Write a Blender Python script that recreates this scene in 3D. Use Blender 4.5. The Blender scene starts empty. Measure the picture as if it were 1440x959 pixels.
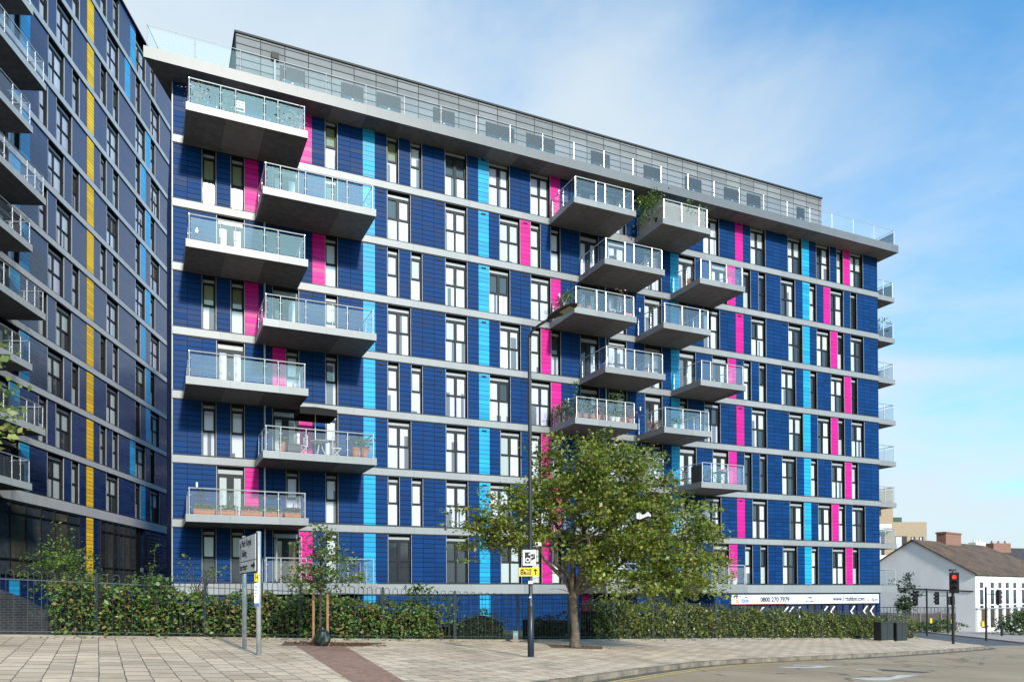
import bpy, math, random
import numpy as np
from mathutils import Vector, Matrix
random.seed(7); rng = np.random.default_rng(7)
R = math.radians
scene = bpy.context.scene
COL = scene.collection

# ------------------------------------------------------------------ helpers
class MB:
    def __init__(s): s.v = []; s.f = []; s.m = []
    def poly(s, pts, m=0):
        i = len(s.v); s.v += [tuple(p) for p in pts]; s.f.append(tuple(range(i, i+len(pts)))); s.m.append(m)
    def box(s, x0, x1, y0, y1, z0, z1, m=0):
        i = len(s.v)
        s.v += [(x0,y0,z0),(x1,y0,z0),(x1,y1,z0),(x0,y1,z0),(x0,y0,z1),(x1,y0,z1),(x1,y1,z1),(x0,y1,z1)]
        s.f += [(i,i+3,i+2,i+1),(i+4,i+5,i+6,i+7),(i,i+1,i+5,i+4),(i+1,i+2,i+6,i+5),(i+2,i+3,i+7,i+6),(i+3,i,i+4,i+7)]
        s.m += [m]*6
    def fb(s, s0, s1, o0, o1, z0, z1, m=0):      # facade box: along, outward, height
        s.box(s0, s1, -o1, -o0, z0, z1, m)
    def tube(s, pts, rad, n=8, m=0, cap=True):
        pts = [Vector(p) for p in pts]
        if not isinstance(rad, (list, tuple)): rad = [rad]*len(pts)
        base = len(s.v); prev = None
        for k, p in enumerate(pts):
            d = (pts[min(k+1, len(pts)-1)] - pts[max(k-1, 0)]).normalized()
            if prev is None:
                a = d.orthogonal().normalized()
            else:
                a = (prev - d*prev.dot(d)); a = a.normalized() if a.length > 1e-6 else d.orthogonal().normalized()
            prev = a; b = d.cross(a)
            for j in range(n):
                t = 2*math.pi*j/n
                s.v.append(tuple(p + (a*math.cos(t) + b*math.sin(t))*rad[k]))
        for k in range(len(pts)-1):
            for j in range(n):
                j2 = (j+1) % n
                s.f.append((base+k*n+j, base+k*n+j2, base+(k+1)*n+j2, base+(k+1)*n+j)); s.m.append(m)
        if cap:
            s.f.append(tuple(base+j for j in reversed(range(n)))); s.m.append(m)
            s.f.append(tuple(base+(len(pts)-1)*n+j for j in range(n))); s.m.append(m)
    def lathe(s, prof, c=(0,0,0), n=14, m=0):    # prof: (r, z)
        base = len(s.v)
        for r, z in prof:
            for j in range(n):
                t = 2*math.pi*j/n; s.v.append((c[0]+r*math.cos(t), c[1]+r*math.sin(t), c[2]+z))
        for k in range(len(prof)-1):
            for j in range(n):
                j2 = (j+1) % n
                s.f.append((base+k*n+j, base+k*n+j2, base+(k+1)*n+j2, base+(k+1)*n+j)); s.m.append(m)
        s.f.append(tuple(base+j for j in reversed(range(n)))); s.m.append(m)
        s.f.append(tuple(base+(len(prof)-1)*n+j for j in range(n))); s.m.append(m)
    def prism(s, poly, zf0, zf1, m=0, mside=None):  # poly (x,y) list ccw, z as functions
        mside = m if mside is None else mside
        n = len(poly); i = len(s.v)
        s.v += [(x,y,zf0(x,y)) for x,y in poly] + [(x,y,zf1(x,y)) for x,y in poly]
        s.f.append(tuple(i+n+k for k in range(n))); s.m.append(m)
        s.f.append(tuple(i+k for k in reversed(range(n)))); s.m.append(m)
        for k in range(n):
            k2 = (k+1) % n; s.f.append((i+k, i+k2, i+n+k2, i+n+k)); s.m.append(mside)
    def mesh(s, name, mats, smooth=False):
        me = bpy.data.meshes.new(name); me.from_pydata(s.v, [], s.f)
        for m in (mats if isinstance(mats, (list, tuple)) else [mats]): me.materials.append(m)
        me.polygons.foreach_set('material_index', s.m)
        if smooth: me.polygons.foreach_set('use_smooth', [True]*len(s.f))
        me.update(); return me
    def build(s, name, mats, parent=None, loc=None, rz=0, smooth=False):
        return link(name, s.mesh(name, mats, smooth), parent, loc, rz)

def link(name, me, parent=None, loc=None, rz=0):
    o = bpy.data.objects.new(name, me); COL.objects.link(o)
    if parent is not None: o.parent = parent
    if loc is not None: o.location = loc
    o.rotation_euler[2] = rz
    return o
def tag(o, label=None, cat=None, group=None, kind=None):
    if label: o['label'] = label
    if cat: o['category'] = cat
    if group: o['group'] = group
    if kind: o['kind'] = kind
    return o
def thing(name, label, cat, loc=(0,0,0), rz=0, group=None):
    o = bpy.data.objects.new(name, None); COL.objects.link(o); o.location = loc; o.rotation_euler[2] = rz
    o.empty_display_size = .3
    return tag(o, label, cat, group)
def copy_tree(o, parent=None):
    c = o.copy(); COL.objects.link(c)
    if parent is not None: c.parent = parent
    for ch in list(o.children): copy_tree(ch, c)
    return c
def text_obj(name, body, size, mat, parent, M, align='LEFT', sx=1.0, ext=.003, bold=0.0):
    cu = bpy.data.curves.new(name, 'FONT'); cu.body = body; cu.size = size; cu.align_x = align; cu.align_y = 'CENTER'
    cu.extrude = ext; cu.offset = bold
    t = bpy.data.objects.new(name, cu); COL.objects.link(t); bpy.context.view_layer.update()
    me = bpy.data.meshes.new_from_object(t.evaluated_get(bpy.context.evaluated_depsgraph_get()))
    bpy.data.objects.remove(t); me.materials.clear(); me.materials.append(mat); me.name = name
    me.transform(M @ Matrix.Diagonal((sx,1,1,1)))
    return link(name, me, parent)

# ------------------------------------------------------------------ materials
def newmat(name):
    m = bpy.data.materials.new(name); m.use_nodes = True
    nt = m.node_tree; return m, nt, nt.nodes['Principled BSDF']
def N(nt, t, **kw):
    n = nt.nodes.new(t)
    for k, v in kw.items(): setattr(n, k, v)
    return n
def L(nt, a, b): nt.links.new(a, b)
def mathn(nt, op, a, b=None, c=None, clamp=False):
    n = N(nt, 'ShaderNodeMath', operation=op, use_clamp=clamp)
    for i, x in enumerate((a, b, c)):
        if x is None: continue
        if isinstance(x, (int, float)): n.inputs[i].default_value = x
        else: L(nt, x, n.inputs[i])
    return n.outputs[0]
def mixc(nt, fac, a, b, blend='MIX'):
    n = N(nt, 'ShaderNodeMix', data_type='RGBA', blend_type=blend)
    for i, x in ((0, fac), (6, a), (7, b)):
        if isinstance(x, (int, float)): n.inputs[i].default_value = x
        elif isinstance(x, tuple): n.inputs[i].default_value = (*x[:3], 1)
        else: L(nt, x, n.inputs[i])
    return n.outputs[2]
def noise(nt, vec, scale, detail=4, rough=.55):
    n = N(nt, 'ShaderNodeTexNoise'); n.inputs['Scale'].default_value = scale
    n.inputs['Detail'].default_value = detail; n.inputs['Roughness'].default_value = rough
    if vec is not None: L(nt, vec, n.inputs['Vector'])
    return n.outputs['Fac']
def ramp(nt, fac, stops):
    r = N(nt, 'ShaderNodeValToRGB'); e = r.color_ramp.elements
    while len(e) < len(stops): e.new(.5)
    for i, (p, c) in enumerate(stops): e[i].position = p; e[i].color = (*c[:3], 1)
    L(nt, fac, r.inputs[0]); return r.outputs[0]
def bump(nt, h, strength, dist=.02):
    b = N(nt, 'ShaderNodeBump'); b.inputs['Strength'].default_value = strength; b.inputs['Distance'].default_value = dist
    L(nt, h, b.inputs['Height']); return b.outputs[0]
def coords(nt, kind='Object'): return N(nt, 'ShaderNodeTexCoord').outputs[kind]
def plain(name, col, rough=.5, metal=0, var=.12, scale=3.0, bmp=0, spec=.5):
    m, nt, b = newmat(name)
    co = coords(nt); f = noise(nt, co, scale)
    lo = tuple(c*(1-var) for c in col); hi = tuple(min(1, c*(1+var)) for c in col)
    L(nt, ramp(nt, f, [(.3, lo), (.7, hi)]), b.inputs['Base Color'])
    b.inputs['Roughness'].default_value = rough; b.inputs['Metallic'].default_value = metal
    b.inputs['Specular IOR Level'].default_value = spec
    if bmp: L(nt, bump(nt, noise(nt, co, scale*8), bmp), b.inputs['Normal'])
    return m
def cladding(name, col, pitch_s=.6225, off_s=-.03, pitch_z=.2417, z_off=0.0, lwz=.030, lws=.020, rough=.38, lines=(.25,)*3, spec=.5, var=.17):
    """ rainscreen boards: horizontal courses and vertical joints at module width """
    m, nt, b = newmat(name)
    sep = N(nt, 'ShaderNodeSeparateXYZ'); L(nt, coords(nt), sep.inputs[0])
    zs = mathn(nt, 'DIVIDE', mathn(nt, 'SUBTRACT', sep.outputs[2], z_off), pitch_z)
    ss = mathn(nt, 'DIVIDE', mathn(nt, 'SUBTRACT', sep.outputs[0], off_s), pitch_s)
    fz = mathn(nt, 'FRACT', zs); fs = mathn(nt, 'FRACT', ss)
    lz = mathn(nt, 'LESS_THAN', fz, lwz/pitch_z); ls = mathn(nt, 'LESS_THAN', fs, lws/pitch_s)
    line = mathn(nt, 'MAXIMUM', lz, ls)
    cv = N(nt, 'ShaderNodeCombineXYZ'); L(nt, mathn(nt, 'FLOOR', zs), cv.inputs[0]); L(nt, mathn(nt, 'FLOOR', ss), cv.inputs[1])
    wn = N(nt, 'ShaderNodeTexWhiteNoise'); L(nt, cv.outputs[0], wn.inputs[0])
    st_ = N(nt, 'ShaderNodeMapping'); st_.inputs['Scale'].default_value = (1.6, 1.6, .16); L(nt, coords(nt), st_.inputs[0]); stv = st_.outputs[0]
    f = mathn(nt, 'ADD', mathn(nt, 'MULTIPLY', wn.outputs[0], .55), mathn(nt, 'MULTIPLY', noise(nt, stv, 1.0, 5), .45))
    body = ramp(nt, f, [(.2, tuple(c*(1-var) for c in col)), (.75, tuple(c*(1+var) for c in col))])
    L(nt, mixc(nt, line, body, tuple(c*l for c, l in zip(col, lines))), b.inputs['Base Color'])
    b.inputs['Roughness'].default_value = rough; b.inputs['Specular IOR Level'].default_value = spec
    L(nt, mathn(nt, 'ADD', rough-.06, mathn(nt, 'MULTIPLY', wn.outputs[0], .14)), b.inputs['Roughness'])
    h = mathn(nt, 'SUBTRACT', 1.0, line)
    L(nt, bump(nt, h, .35, .01), b.inputs['Normal'])
    return m
def jointed(name, col, pitch, rough=.4, metal=0.0, var=.11):
    m, nt, b = newmat(name)
    sep = N(nt, 'ShaderNodeSeparateXYZ'); co = coords(nt); L(nt, co, sep.inputs[0])
    ss = mathn(nt, 'DIVIDE', mathn(nt, 'ADD', sep.outputs[0], 100.3), pitch)
    line = mathn(nt, 'LESS_THAN', mathn(nt, 'FRACT', ss), .014/pitch)
    wn = N(nt, 'ShaderNodeTexWhiteNoise', noise_dimensions='1D'); L(nt, mathn(nt, 'FLOOR', ss), wn.inputs['W'])
    st = N(nt, 'ShaderNodeMapping'); st.inputs['Scale'].default_value = (3, 3, .6); L(nt, co, st.inputs[0])
    f = mathn(nt, 'ADD', mathn(nt, 'MULTIPLY', wn.outputs[0], .4), mathn(nt, 'MULTIPLY', noise(nt, st.outputs[0], 1.2), .6))
    body = ramp(nt, f, [(.25, tuple(c*(1-var) for c in col)), (.75, tuple(c*(1+var) for c in col))])
    L(nt, mixc(nt, line, body, tuple(c*.55 for c in col)), b.inputs['Base Color'])
    b.inputs['Roughness'].default_value = rough; b.inputs['Metallic'].default_value = metal
    return m
def glass_mat(name, tint, refl, rough=0.0, film=.05):
    m, nt, b = newmat(name); out = nt.nodes['Material Output']; nt.nodes.remove(b)
    tr = N(nt, 'ShaderNodeBsdfTransparent'); tr.inputs[0].default_value = (*tint, 1)
    gl = N(nt, 'ShaderNodeBsdfGlossy'); gl.inputs['Roughness'].default_value = rough; gl.inputs[0].default_value = (.95,.97,1,1)
    df = N(nt, 'ShaderNodeBsdfDiffuse'); df.inputs[0].default_value = (.75,.8,.85,1)
    fr = N(nt, 'ShaderNodeFresnel'); fr.inputs[0].default_value = 1.5
    fac = mathn(nt, 'ADD', mathn(nt, 'MULTIPLY', fr.outputs[0], .9), refl, clamp=True)
    m1 = N(nt, 'ShaderNodeMixShader'); L(nt, fac, m1.inputs[0]); L(nt, tr.outputs[0], m1.inputs[1]); L(nt, gl.outputs[0], m1.inputs[2])
    m2 = N(nt, 'ShaderNodeMixShader'); m2.inputs[0].default_value = film; L(nt, m1.outputs[0], m2.inputs[1]); L(nt, df.outputs[0], m2.inputs[2])
    L(nt, m2.outputs[0], out.inputs[0]); return m
def pane_mat(name, col, var=.08, fold=22.0, rough=.05, spec=.7, gap=False):
    """ window glass with what hangs behind it (curtain, blind or a dark room), some reflection put into the tone """
    m, nt, b = newmat(name)
    mp = N(nt, 'ShaderNodeMapping'); mp.inputs['Scale'].default_value = (fold, fold, .35); L(nt, coords(nt), mp.inputs[0])
    f1 = noise(nt, mp.outputs[0], 1.0, 2)
    f2 = noise(nt, coords(nt, 'Object'), .9, 2)
    oi = N(nt, 'ShaderNodeObjectInfo')
    f = mathn(nt, 'ADD', mathn(nt, 'MULTIPLY', f1, .45), mathn(nt, 'MULTIPLY', oi.outputs['Random'], .55))
    L(nt, ramp(nt, f, [(.2, tuple(c*(1-var) for c in col)), (.8, tuple(min(1, c*(1+var)) for c in col))]), b.inputs['Base Color'])
    base = b.inputs['Base Color'].links[0].from_socket
    if gap:
        sp_ = N(nt, 'ShaderNodeSeparateXYZ'); L(nt, coords(nt), sp_.inputs[0])
        q = N(nt, 'ShaderNodeTexNoise', noise_dimensions='1D'); q.inputs['Scale'].default_value = 2.1; q.inputs['Detail'].default_value = 0
        L(nt, mathn(nt, 'ADD', sp_.outputs[0], mathn(nt, 'MULTIPLY', oi.outputs['Random'], 91.0)), q.inputs['W'])
        open_ = mathn(nt, 'GREATER_THAN', q.outputs['Fac'], .60)
        lvl = mathn(nt, 'LESS_THAN', sp_.outputs[2], mathn(nt, 'MULTIPLY', oi.outputs['Random'], 2.6))
        L(nt, mixc(nt, mathn(nt, 'MULTIPLY', mathn(nt, 'MULTIPLY', open_, lvl), .9), base, (.10,.11,.13)), b.inputs['Base Color'])
    b.inputs['Roughness'].default_value = rough; b.inputs['Specular IOR Level'].default_value = spec
    return m
def leaf_mat(name, cols, trans=.25):
    m, nt, b = newmat(name); out = nt.nodes['Material Output']
    g = N(nt, 'ShaderNodeNewGeometry')
    col = ramp(nt, g.outputs['Random Per Island'], [(i/(len(cols)-1) if len(cols) > 1 else 0, c) for i, c in enumerate(cols)])
    L(nt, col, b.inputs['Base Color']); b.inputs['Roughness'].default_value = .42; b.inputs['Specular IOR Level'].default_value = .45
    t = N(nt, 'ShaderNodeBsdfTranslucent'); L(nt, col, t.inputs[0])
    mx = N(nt, 'ShaderNodeMixShader'); mx.inputs[0].default_value = trans
    L(nt, b.outputs[0], mx.inputs[1]); L(nt, t.outputs[0], mx.inputs[2]); L(nt, mx.outputs[0], out.inputs[0])
    return m
def emit(name, col, st):
    m, nt, b = newmat(name); b.inputs['Base Color'].default_value = (*col, 1)
    b.inputs['Emission Color'].default_value = (*col, 1); b.inputs['Emission Strength'].default_value = st; return m

ZB = -3.6                      # base of main building
ZS0 = .4463; H = 2.9           # ground slab band centre, storey height
def zl(k): return ZS0 + H*k
NAVY = (.002, .037, .146)
M = {}
zoff = ZS0 - ZB + .06
M['navy'] = cladding('navy_boards', NAVY, z_off=zoff, rough=.5, spec=.10, lines=(.12,)*3)
M['pink'] = cladding('pink_boards', (.62, .008, .245), z_off=zoff, lines=(.45,)*3, rough=.42, spec=.2)
M['sky'] = cladding('light_blue_boards', (.014, .33, .60), z_off=zoff, lines=(.35,)*3, rough=.42, spec=.2)
M['navyL'] = cladding('navy_boards_left', (.010,.031,.125), rough=.2, spec=.8, pitch_s=.925, off_s=-2.48, z_off=5.378+1.2+.06)
M['skyL'] = cladding('light_blue_boards_left', (.02, .40, .76), pitch_s=.925, off_s=-2.48, z_off=5.378+1.2+.06, lines=(.35,)*3)
M['yellow'] = cladding('yellow_boards', (.98, .58, .03), rough=.5, spec=.15, pitch_s=.925, off_s=-2.48, z_off=5.378+1.2+.06, lines=(.3,)*3)
M['band'] = jointed('grey_band_metal', (.275, .285, .295), 3.1)
M['fascia'] = jointed('grey_fascia_metal', (.25, .26, .27), 2.05)
M['canopy'] = jointed('grey_canopy_metal', (.145, .153, .162), 3.3)
M['bandL'] = jointed('tower_band_metal', (.47,.48,.50), 3.1)
M['fasciaL'] = jointed('tower_fascia_metal', (.46,.47,.48), 2.05)
M['roofgrey'] = cladding('grey_rainscreen', (.215, .225, .235), lwz=.055, lws=.04, pitch_s=1.15, off_s=2.79, pitch_z=.36, z_off=3.6+23.8, rough=.65, spec=.12, lines=(.2,)*3)
M['gap'] = plain('dark_shadow_gap', (.012, .013, .016), .6)
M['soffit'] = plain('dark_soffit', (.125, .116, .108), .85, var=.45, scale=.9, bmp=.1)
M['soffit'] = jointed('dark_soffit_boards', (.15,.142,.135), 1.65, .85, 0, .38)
M['frame'] = plain('anthracite_frame', (.013, .015, .018), .5, var=.08, spec=.25)
M['trim'] = plain('aluminium_trim', (.30, .32, .34), .4)
M['louvre'] = plain('grey_head_panel', (.32, .335, .35), .4)
M['steel'] = plain('brushed_steel', (.62, .63, .64), .3, metal=.55, var=.05)
M['railglass'] = glass_mat('balustrade_glass', (.96, .97, .975), .05)
M['roofglass'] = glass_mat('roof_balustrade_glass', (.96,.97,.975), .0, 0, .035)
m, nt, b = newmat('clear_glass_edge'); nt.nodes.remove(b); t_ = N(nt, 'ShaderNodeBsdfTransparent'); L(nt, t_.outputs[0], nt.nodes['Material Output'].inputs[0]); M['clear'] = m
M['pw'] = pane_mat('pane_white_blind', (.60, .645, .74), gap=True)
M['pl'] = pane_mat('pane_lilac_blind', (.55, .56, .70), gap=True)
M['pd'] = pane_mat('pane_dark_room_and_reflection', (.035, .042, .052), .3, 3)
M['pg'] = pane_mat('pane_olive_room', (.20, .22, .13), .25, 4)
M['pc'] = pane_mat('pane_net_curtain', (.50, .55, .55), .25, 30)
M['pwarm'] = pane_mat('pane_warm_room', (.16, .10, .05), .3, 3)
M['white'] = plain('white_plastic', (.78, .78, .76), .4, var=.04)
M['black'] = plain('black_plastic', (.012, .012, .014), .45)
M['black_fabric'] = plain('black_fabric', (.006, .005, .005), .9)
M['terracotta'] = plain('terracotta', (.42, .17, .09), .8, var=.2, scale=8)
M['galv'] = plain('galvanised_steel', (.40, .43, .46), .42, metal=.35, var=.18, scale=6)
M['lamp'] = plain('dark_blue_black_paint', (.016, .020, .026), .4, var=.15)
M['wood'] = plain('softwood_stake', (.27, .155, .08), .8, var=.25, scale=10, bmp=.2)
M['bark'] = plain('grey_bark', (.125, .10, .075), .95, var=.45, scale=7, bmp=.9)
M['twig'] = plain('dark_twig', (.06, .048, .036), .9, var=.3)
M['fence'] = plain('dark_green_grey_paint', (.022, .030, .034), .5, var=.2)
M['concrete'] = plain('concrete_edging', (.25,.225,.18), .9, var=.3, scale=2, bmp=.2)
M['yl'] = plain('yellow_sign', (.90, .66, .02), .45, var=.04)
M['ylbox'] = plain('yellow_box', (.80, .52, .02), .5, var=.06)
M['signgrey'] = plain('sign_face', (.66,.68,.69), .45, var=.06)
M['cab'] = plain('dark_cabinet_paint', (.020, .024, .026), .5, var=.15)
M['brick_dark'] = None
M['leaf_tree'] = leaf_mat('tree_leaves', [(.065,.11,.012),(.11,.175,.02),(.18,.25,.03),(.27,.32,.05),(.16,.16,.03),(.37,.35,.08)])
M['leaf_hedge'] = leaf_mat('hedge_leaves', [(.025,.07,.014),(.05,.12,.02),(.09,.18,.03),(.16,.26,.045),(.06,.14,.03),(.12,.21,.04),(.24,.18,.05),(.26,.12,.05),(.10,.20,.05)], .15)
M['leaf_ivy'] = leaf_mat('ivy_leaves', [(.03,.08,.015),(.06,.13,.025),(.09,.18,.03),(.04,.09,.02)], .2)
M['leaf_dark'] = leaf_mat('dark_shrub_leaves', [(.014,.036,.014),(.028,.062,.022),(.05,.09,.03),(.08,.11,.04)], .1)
M['leaf_sap'] = leaf_mat('sapling_leaves', [(.04,.085,.018),(.07,.125,.025),(.12,.18,.04),(.19,.22,.065),(.055,.10,.03)], .2)
M['leaf_bright'] = leaf_mat('bright_leaves', [(.07,.14,.02),(.12,.20,.03),(.20,.26,.05),(.10,.16,.03)], .25)
M['leaf_pot'] = leaf_mat('pot_leaves', [(.03,.08,.02),(.06,.12,.03),(.10,.16,.05),(.16,.2,.08)], .2)
M['leaf_red'] = leaf_mat('red_flowers', [(.45,.03,.05),(.5,.06,.1),(.06,.1,.03),(.3,.05,.05)], .2)
M['leaf_pink'] = leaf_mat('pinkish_twigs', [(.35,.2,.17),(.42,.28,.24),(.25,.16,.12),(.2,.17,.1)], .2)
M['leaf_dead'] = leaf_mat('dead_leaves', [(.16,.065,.025),(.22,.10,.04),(.11,.05,.02),(.25,.15,.06)], .05)
M['reed'] = plain('reed_screen', (.40, .37, .31), .85, var=.3, scale=25)
M['redlens'] = emit('lit_red_signal', (1.0, .035, .02), 2.2)
M['offlens'] = plain('unlit_signal_lens', (.03, .018, .012), .25)

# ------------------------------------------------------------------ ground planes
def gz(x, y, d=0.0):
    xx = min(max(x, -40), 75); yy = min(max(y, -15), 110)
    return -1.583 - .0494*xx - .0025*yy + d
def top(d): return lambda x, y: gz(x, y, d)
def ground_mats():
    m, nt, b = newmat('soil_and_grass'); co = coords(nt)
    c = ramp(nt, noise(nt, co, 1.1, 6), [(.35, (.05,.035,.02)), (.5, (.045,.055,.02)), (.65, (.06,.09,.025))])
    L(nt, c, b.inputs['Base Color']); b.inputs['Roughness'].default_value = 1
    L(nt, bump(nt, noise(nt, co, 14, 5), .8, .05), b.inputs['Normal']); M['soil'] = m
    # asphalt
    m, nt, b = newmat('asphalt'); co = coords(nt)
    f = mathn(nt, 'ADD', mathn(nt, 'MULTIPLY', noise(nt, co, .22, 6, .65), .6), mathn(nt, 'MULTIPLY', noise(nt, co, 45, 3), .4))
    c = ramp(nt, f, [(.3, (.28,.19,.112)), (.5, (.40,.285,.175)), (.68, (.50,.375,.24))])
    # tyre-polished tracks / worn streaks along the road
    mp = N(nt, 'ShaderNodeMapping'); mp.inputs['Rotation'].default_value = (0,0,R(-50)); mp.inputs['Scale'].default_value = (.06,.9,1); L(nt, co, mp.inputs[0])
    c = mixc(nt, mathn(nt, 'MULTIPLY', noise(nt, mp.outputs[0], 1.0, 6), .42), c, (.12,.10,.085))
    vo = N(nt, 'ShaderNodeTexVoronoi', feature='DISTANCE_TO_EDGE'); vo.inputs['Scale'].default_value = .33
    wv = N(nt, 'ShaderNodeVectorMath', operation='ADD'); L(nt, co, wv.inputs[0])
    nn = N(nt, 'ShaderNodeTexNoise'); nn.inputs['Scale'].default_value = 1.2; L(nt, co, nn.inputs['Vector']); L(nt, nn.outputs['Color'], wv.inputs[1])
    L(nt, wv.outputs[0], vo.inputs['Vector'])
    crack = mathn(nt, 'MULTIPLY', mathn(nt, 'LESS_THAN', vo.outputs['Distance'], .016), mathn(nt, 'GREATER_THAN', noise(nt, co, .15, 2), .5))
    c = mixc(nt, mathn(nt, 'MULTIPLY', crack, .6), c, (.05,.045,.04))
    L(nt, c, b.inputs['Base Color']); b.inputs['Roughness'].default_value = .9
    L(nt, bump(nt, noise(nt, co, 70, 3), .4, .01), b.inputs['Normal']); M['asphalt'] = m
    m = plain('bluish_new_asphalt', (.085,.09,.10), .9, var=.25, scale=1.5, bmp=.3); M['asphalt2'] = m
    # paving slabs
    def paving(name, ang, w, h, c1, c2, joint, jw=.011):
        m, nt, b = newmat(name); co = coords(nt)
        mp = N(nt, 'ShaderNodeMapping'); mp.inputs['Rotation'].default_value = (0,0,ang); L(nt, co, mp.inputs[0])
        sp = N(nt, 'ShaderNodeSeparateXYZ'); wob = N(nt, 'ShaderNodeVectorMath', operation='MULTIPLY_ADD')
        nz = N(nt, 'ShaderNodeTexNoise'); nz.inputs['Scale'].default_value = 1.3; L(nt, co, nz.inputs['Vector'])
        L(nt, nz.outputs['Color'], wob.inputs[0]); wob.inputs[1].default_value = (.05,.03,0); L(nt, mp.outputs[0], wob.inputs[2]); L(nt, wob.outputs[0], sp.inputs[0])
        v = mathn(nt, 'DIVIDE', sp.outputs[1], h); row = mathn(nt, 'FLOOR', v); fv = mathn(nt, 'FRACT', v)
        wr = N(nt, 'ShaderNodeTexWhiteNoise', noise_dimensions='1D'); L(nt, row, wr.inputs['W'])
        u = mathn(nt, 'ADD', mathn(nt, 'DIVIDE', sp.outputs[0], w), mathn(nt, 'ADD', mathn(nt, 'MULTIPLY', row, .5), mathn(nt, 'MULTIPLY', wr.outputs[0], .22)))
        fu = mathn(nt, 'FRACT', u); cc_ = N(nt, 'ShaderNodeCombineXYZ'); L(nt, row, cc_.inputs[0]); L(nt, mathn(nt, 'FLOOR', u), cc_.inputs[1])
        ws = N(nt, 'ShaderNodeTexWhiteNoise'); L(nt, cc_.outputs[0], ws.inputs[0])
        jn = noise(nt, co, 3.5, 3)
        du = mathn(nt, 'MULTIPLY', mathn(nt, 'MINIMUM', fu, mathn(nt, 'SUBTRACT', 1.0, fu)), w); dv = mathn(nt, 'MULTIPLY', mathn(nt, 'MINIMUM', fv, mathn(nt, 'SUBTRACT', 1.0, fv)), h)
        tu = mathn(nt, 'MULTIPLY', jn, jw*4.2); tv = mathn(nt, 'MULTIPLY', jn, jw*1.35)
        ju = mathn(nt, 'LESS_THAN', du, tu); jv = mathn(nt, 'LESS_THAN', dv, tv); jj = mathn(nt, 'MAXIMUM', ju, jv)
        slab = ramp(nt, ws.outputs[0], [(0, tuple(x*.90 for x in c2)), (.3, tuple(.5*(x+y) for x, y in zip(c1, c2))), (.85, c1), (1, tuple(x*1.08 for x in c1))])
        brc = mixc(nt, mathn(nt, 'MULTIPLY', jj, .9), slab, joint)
        blot = ramp(nt, noise(nt, co, .45, 6, .6), [(.3, (.70,.68,.66)), (.55, (1,1,1)), (.75, (1.12,1.1,1.08))])
        c = mixc(nt, 1.0, brc, blot, 'MULTIPLY')
        fine = ramp(nt, noise(nt, co, 30, 4, .7), [(.3, (.82,.81,.8)), (.7, (1.1,1.1,1.1))])
        c = mixc(nt, 1.0, c, fine, 'MULTIPLY')
        spots = mathn(nt, 'GREATER_THAN', noise(nt, co, 9, 2), .70)
        c = mixc(nt, mathn(nt, 'MULTIPLY', spots, .45), c, (.09,.075,.06))
        dirt = ramp(nt, noise(nt, co, .9, 5, .7), [(.52, (0,0,0)), (.66, (1,1,1))])
        c = mixc(nt, mathn(nt, 'MULTIPLY', dirt, .42), c, (.17,.14,.105))
        L(nt, c, b.inputs['Base Color']); b.inputs['Roughness'].default_value = .85
        h = mathn(nt, 'ADD', mathn(nt, 'MULTIPLY', jj, -1.0), mathn(nt, 'ADD', mathn(nt, 'MULTIPLY', ws.outputs[0], .5), mathn(nt, 'MULTIPLY', noise(nt, co, 25, 4), .25)))
        L(nt, bump(nt, h, .7, .012), b.inputs['Normal']); return m
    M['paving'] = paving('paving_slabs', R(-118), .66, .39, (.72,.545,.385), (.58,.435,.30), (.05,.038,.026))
    M['redpave'] = paving('red_block_paving', R(-118), .2, .1, (.40,.22,.155), (.31,.17,.12), (.13,.085,.06), .004)
    M['kerb'] = plain('granite_kerb', (.21,.17,.125), .85, var=.5, scale=1.9, bmp=.3)
    M['mark_w'] = plain('worn_white_paint', (.52,.50,.46), .8, var=.25, scale=5)
    M['mark_y'] = plain('worn_yellow_paint', (.58,.40,.14), .8, var=.25, scale=5)
    m, nt, b = newmat('dark_bricks'); co = coords(nt)
    mp = N(nt, 'ShaderNodeMapping'); mp.inputs['Rotation'].default_value = (R(90),0,0); L(nt, co, mp.inputs[0])
    br = N(nt, 'ShaderNodeTexBrick'); L(nt, mp.outputs[0], br.inputs['Vector']); br.inputs['Scale'].default_value = 1
    br.inputs['Brick Width'].default_value = .225; br.inputs['Row Height'].default_value = .075; br.inputs['Mortar Size'].default_value = .010
    br.inputs['Color1'].default_value = (.018,.019,.023,1); br.inputs['Color2'].default_value = (.035,.034,.036,1); br.inputs['Mortar'].default_value = (.075,.075,.078,1)
    L(nt, br.outputs['Color'], b.inputs['Base Color']); b.inputs['Roughness'].default_value = .8; M['brick_dark'] = m
    def bricks(name, c1, c2, mo):
        m, nt, b = newmat(name); co = coords(nt)
        sp = N(nt, 'ShaderNodeSeparateXYZ'); L(nt, co, sp.inputs[0]); cb = N(nt, 'ShaderNodeCombineXYZ')
        L(nt, mathn(nt, 'ADD', sp.outputs[0], sp.outputs[1]), cb.inputs[0]); L(nt, sp.outputs[2], cb.inputs[1])
        br = N(nt, 'ShaderNodeTexBrick'); L(nt, cb.outputs[0], br.inputs['Vector']); br.inputs['Scale'].default_value = 1
        br.inputs['Brick Width'].default_value = .225; br.inputs['Row Height'].default_value = .075; br.inputs['Mortar Size'].default_value = .01
        br.inputs['Color1'].default_value = (*c1,1); br.inputs['Color2'].default_value = (*c2,1); br.inputs['Mortar'].default_value = (*mo,1)
        L(nt, br.outputs['Color'], b.inputs['Base Color']); b.inputs['Roughness'].default_value = .9; return m
    M['beige'] = bricks('beige_bricks', (.44,.32,.21), (.36,.25,.16), (.42,.36,.28))
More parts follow.
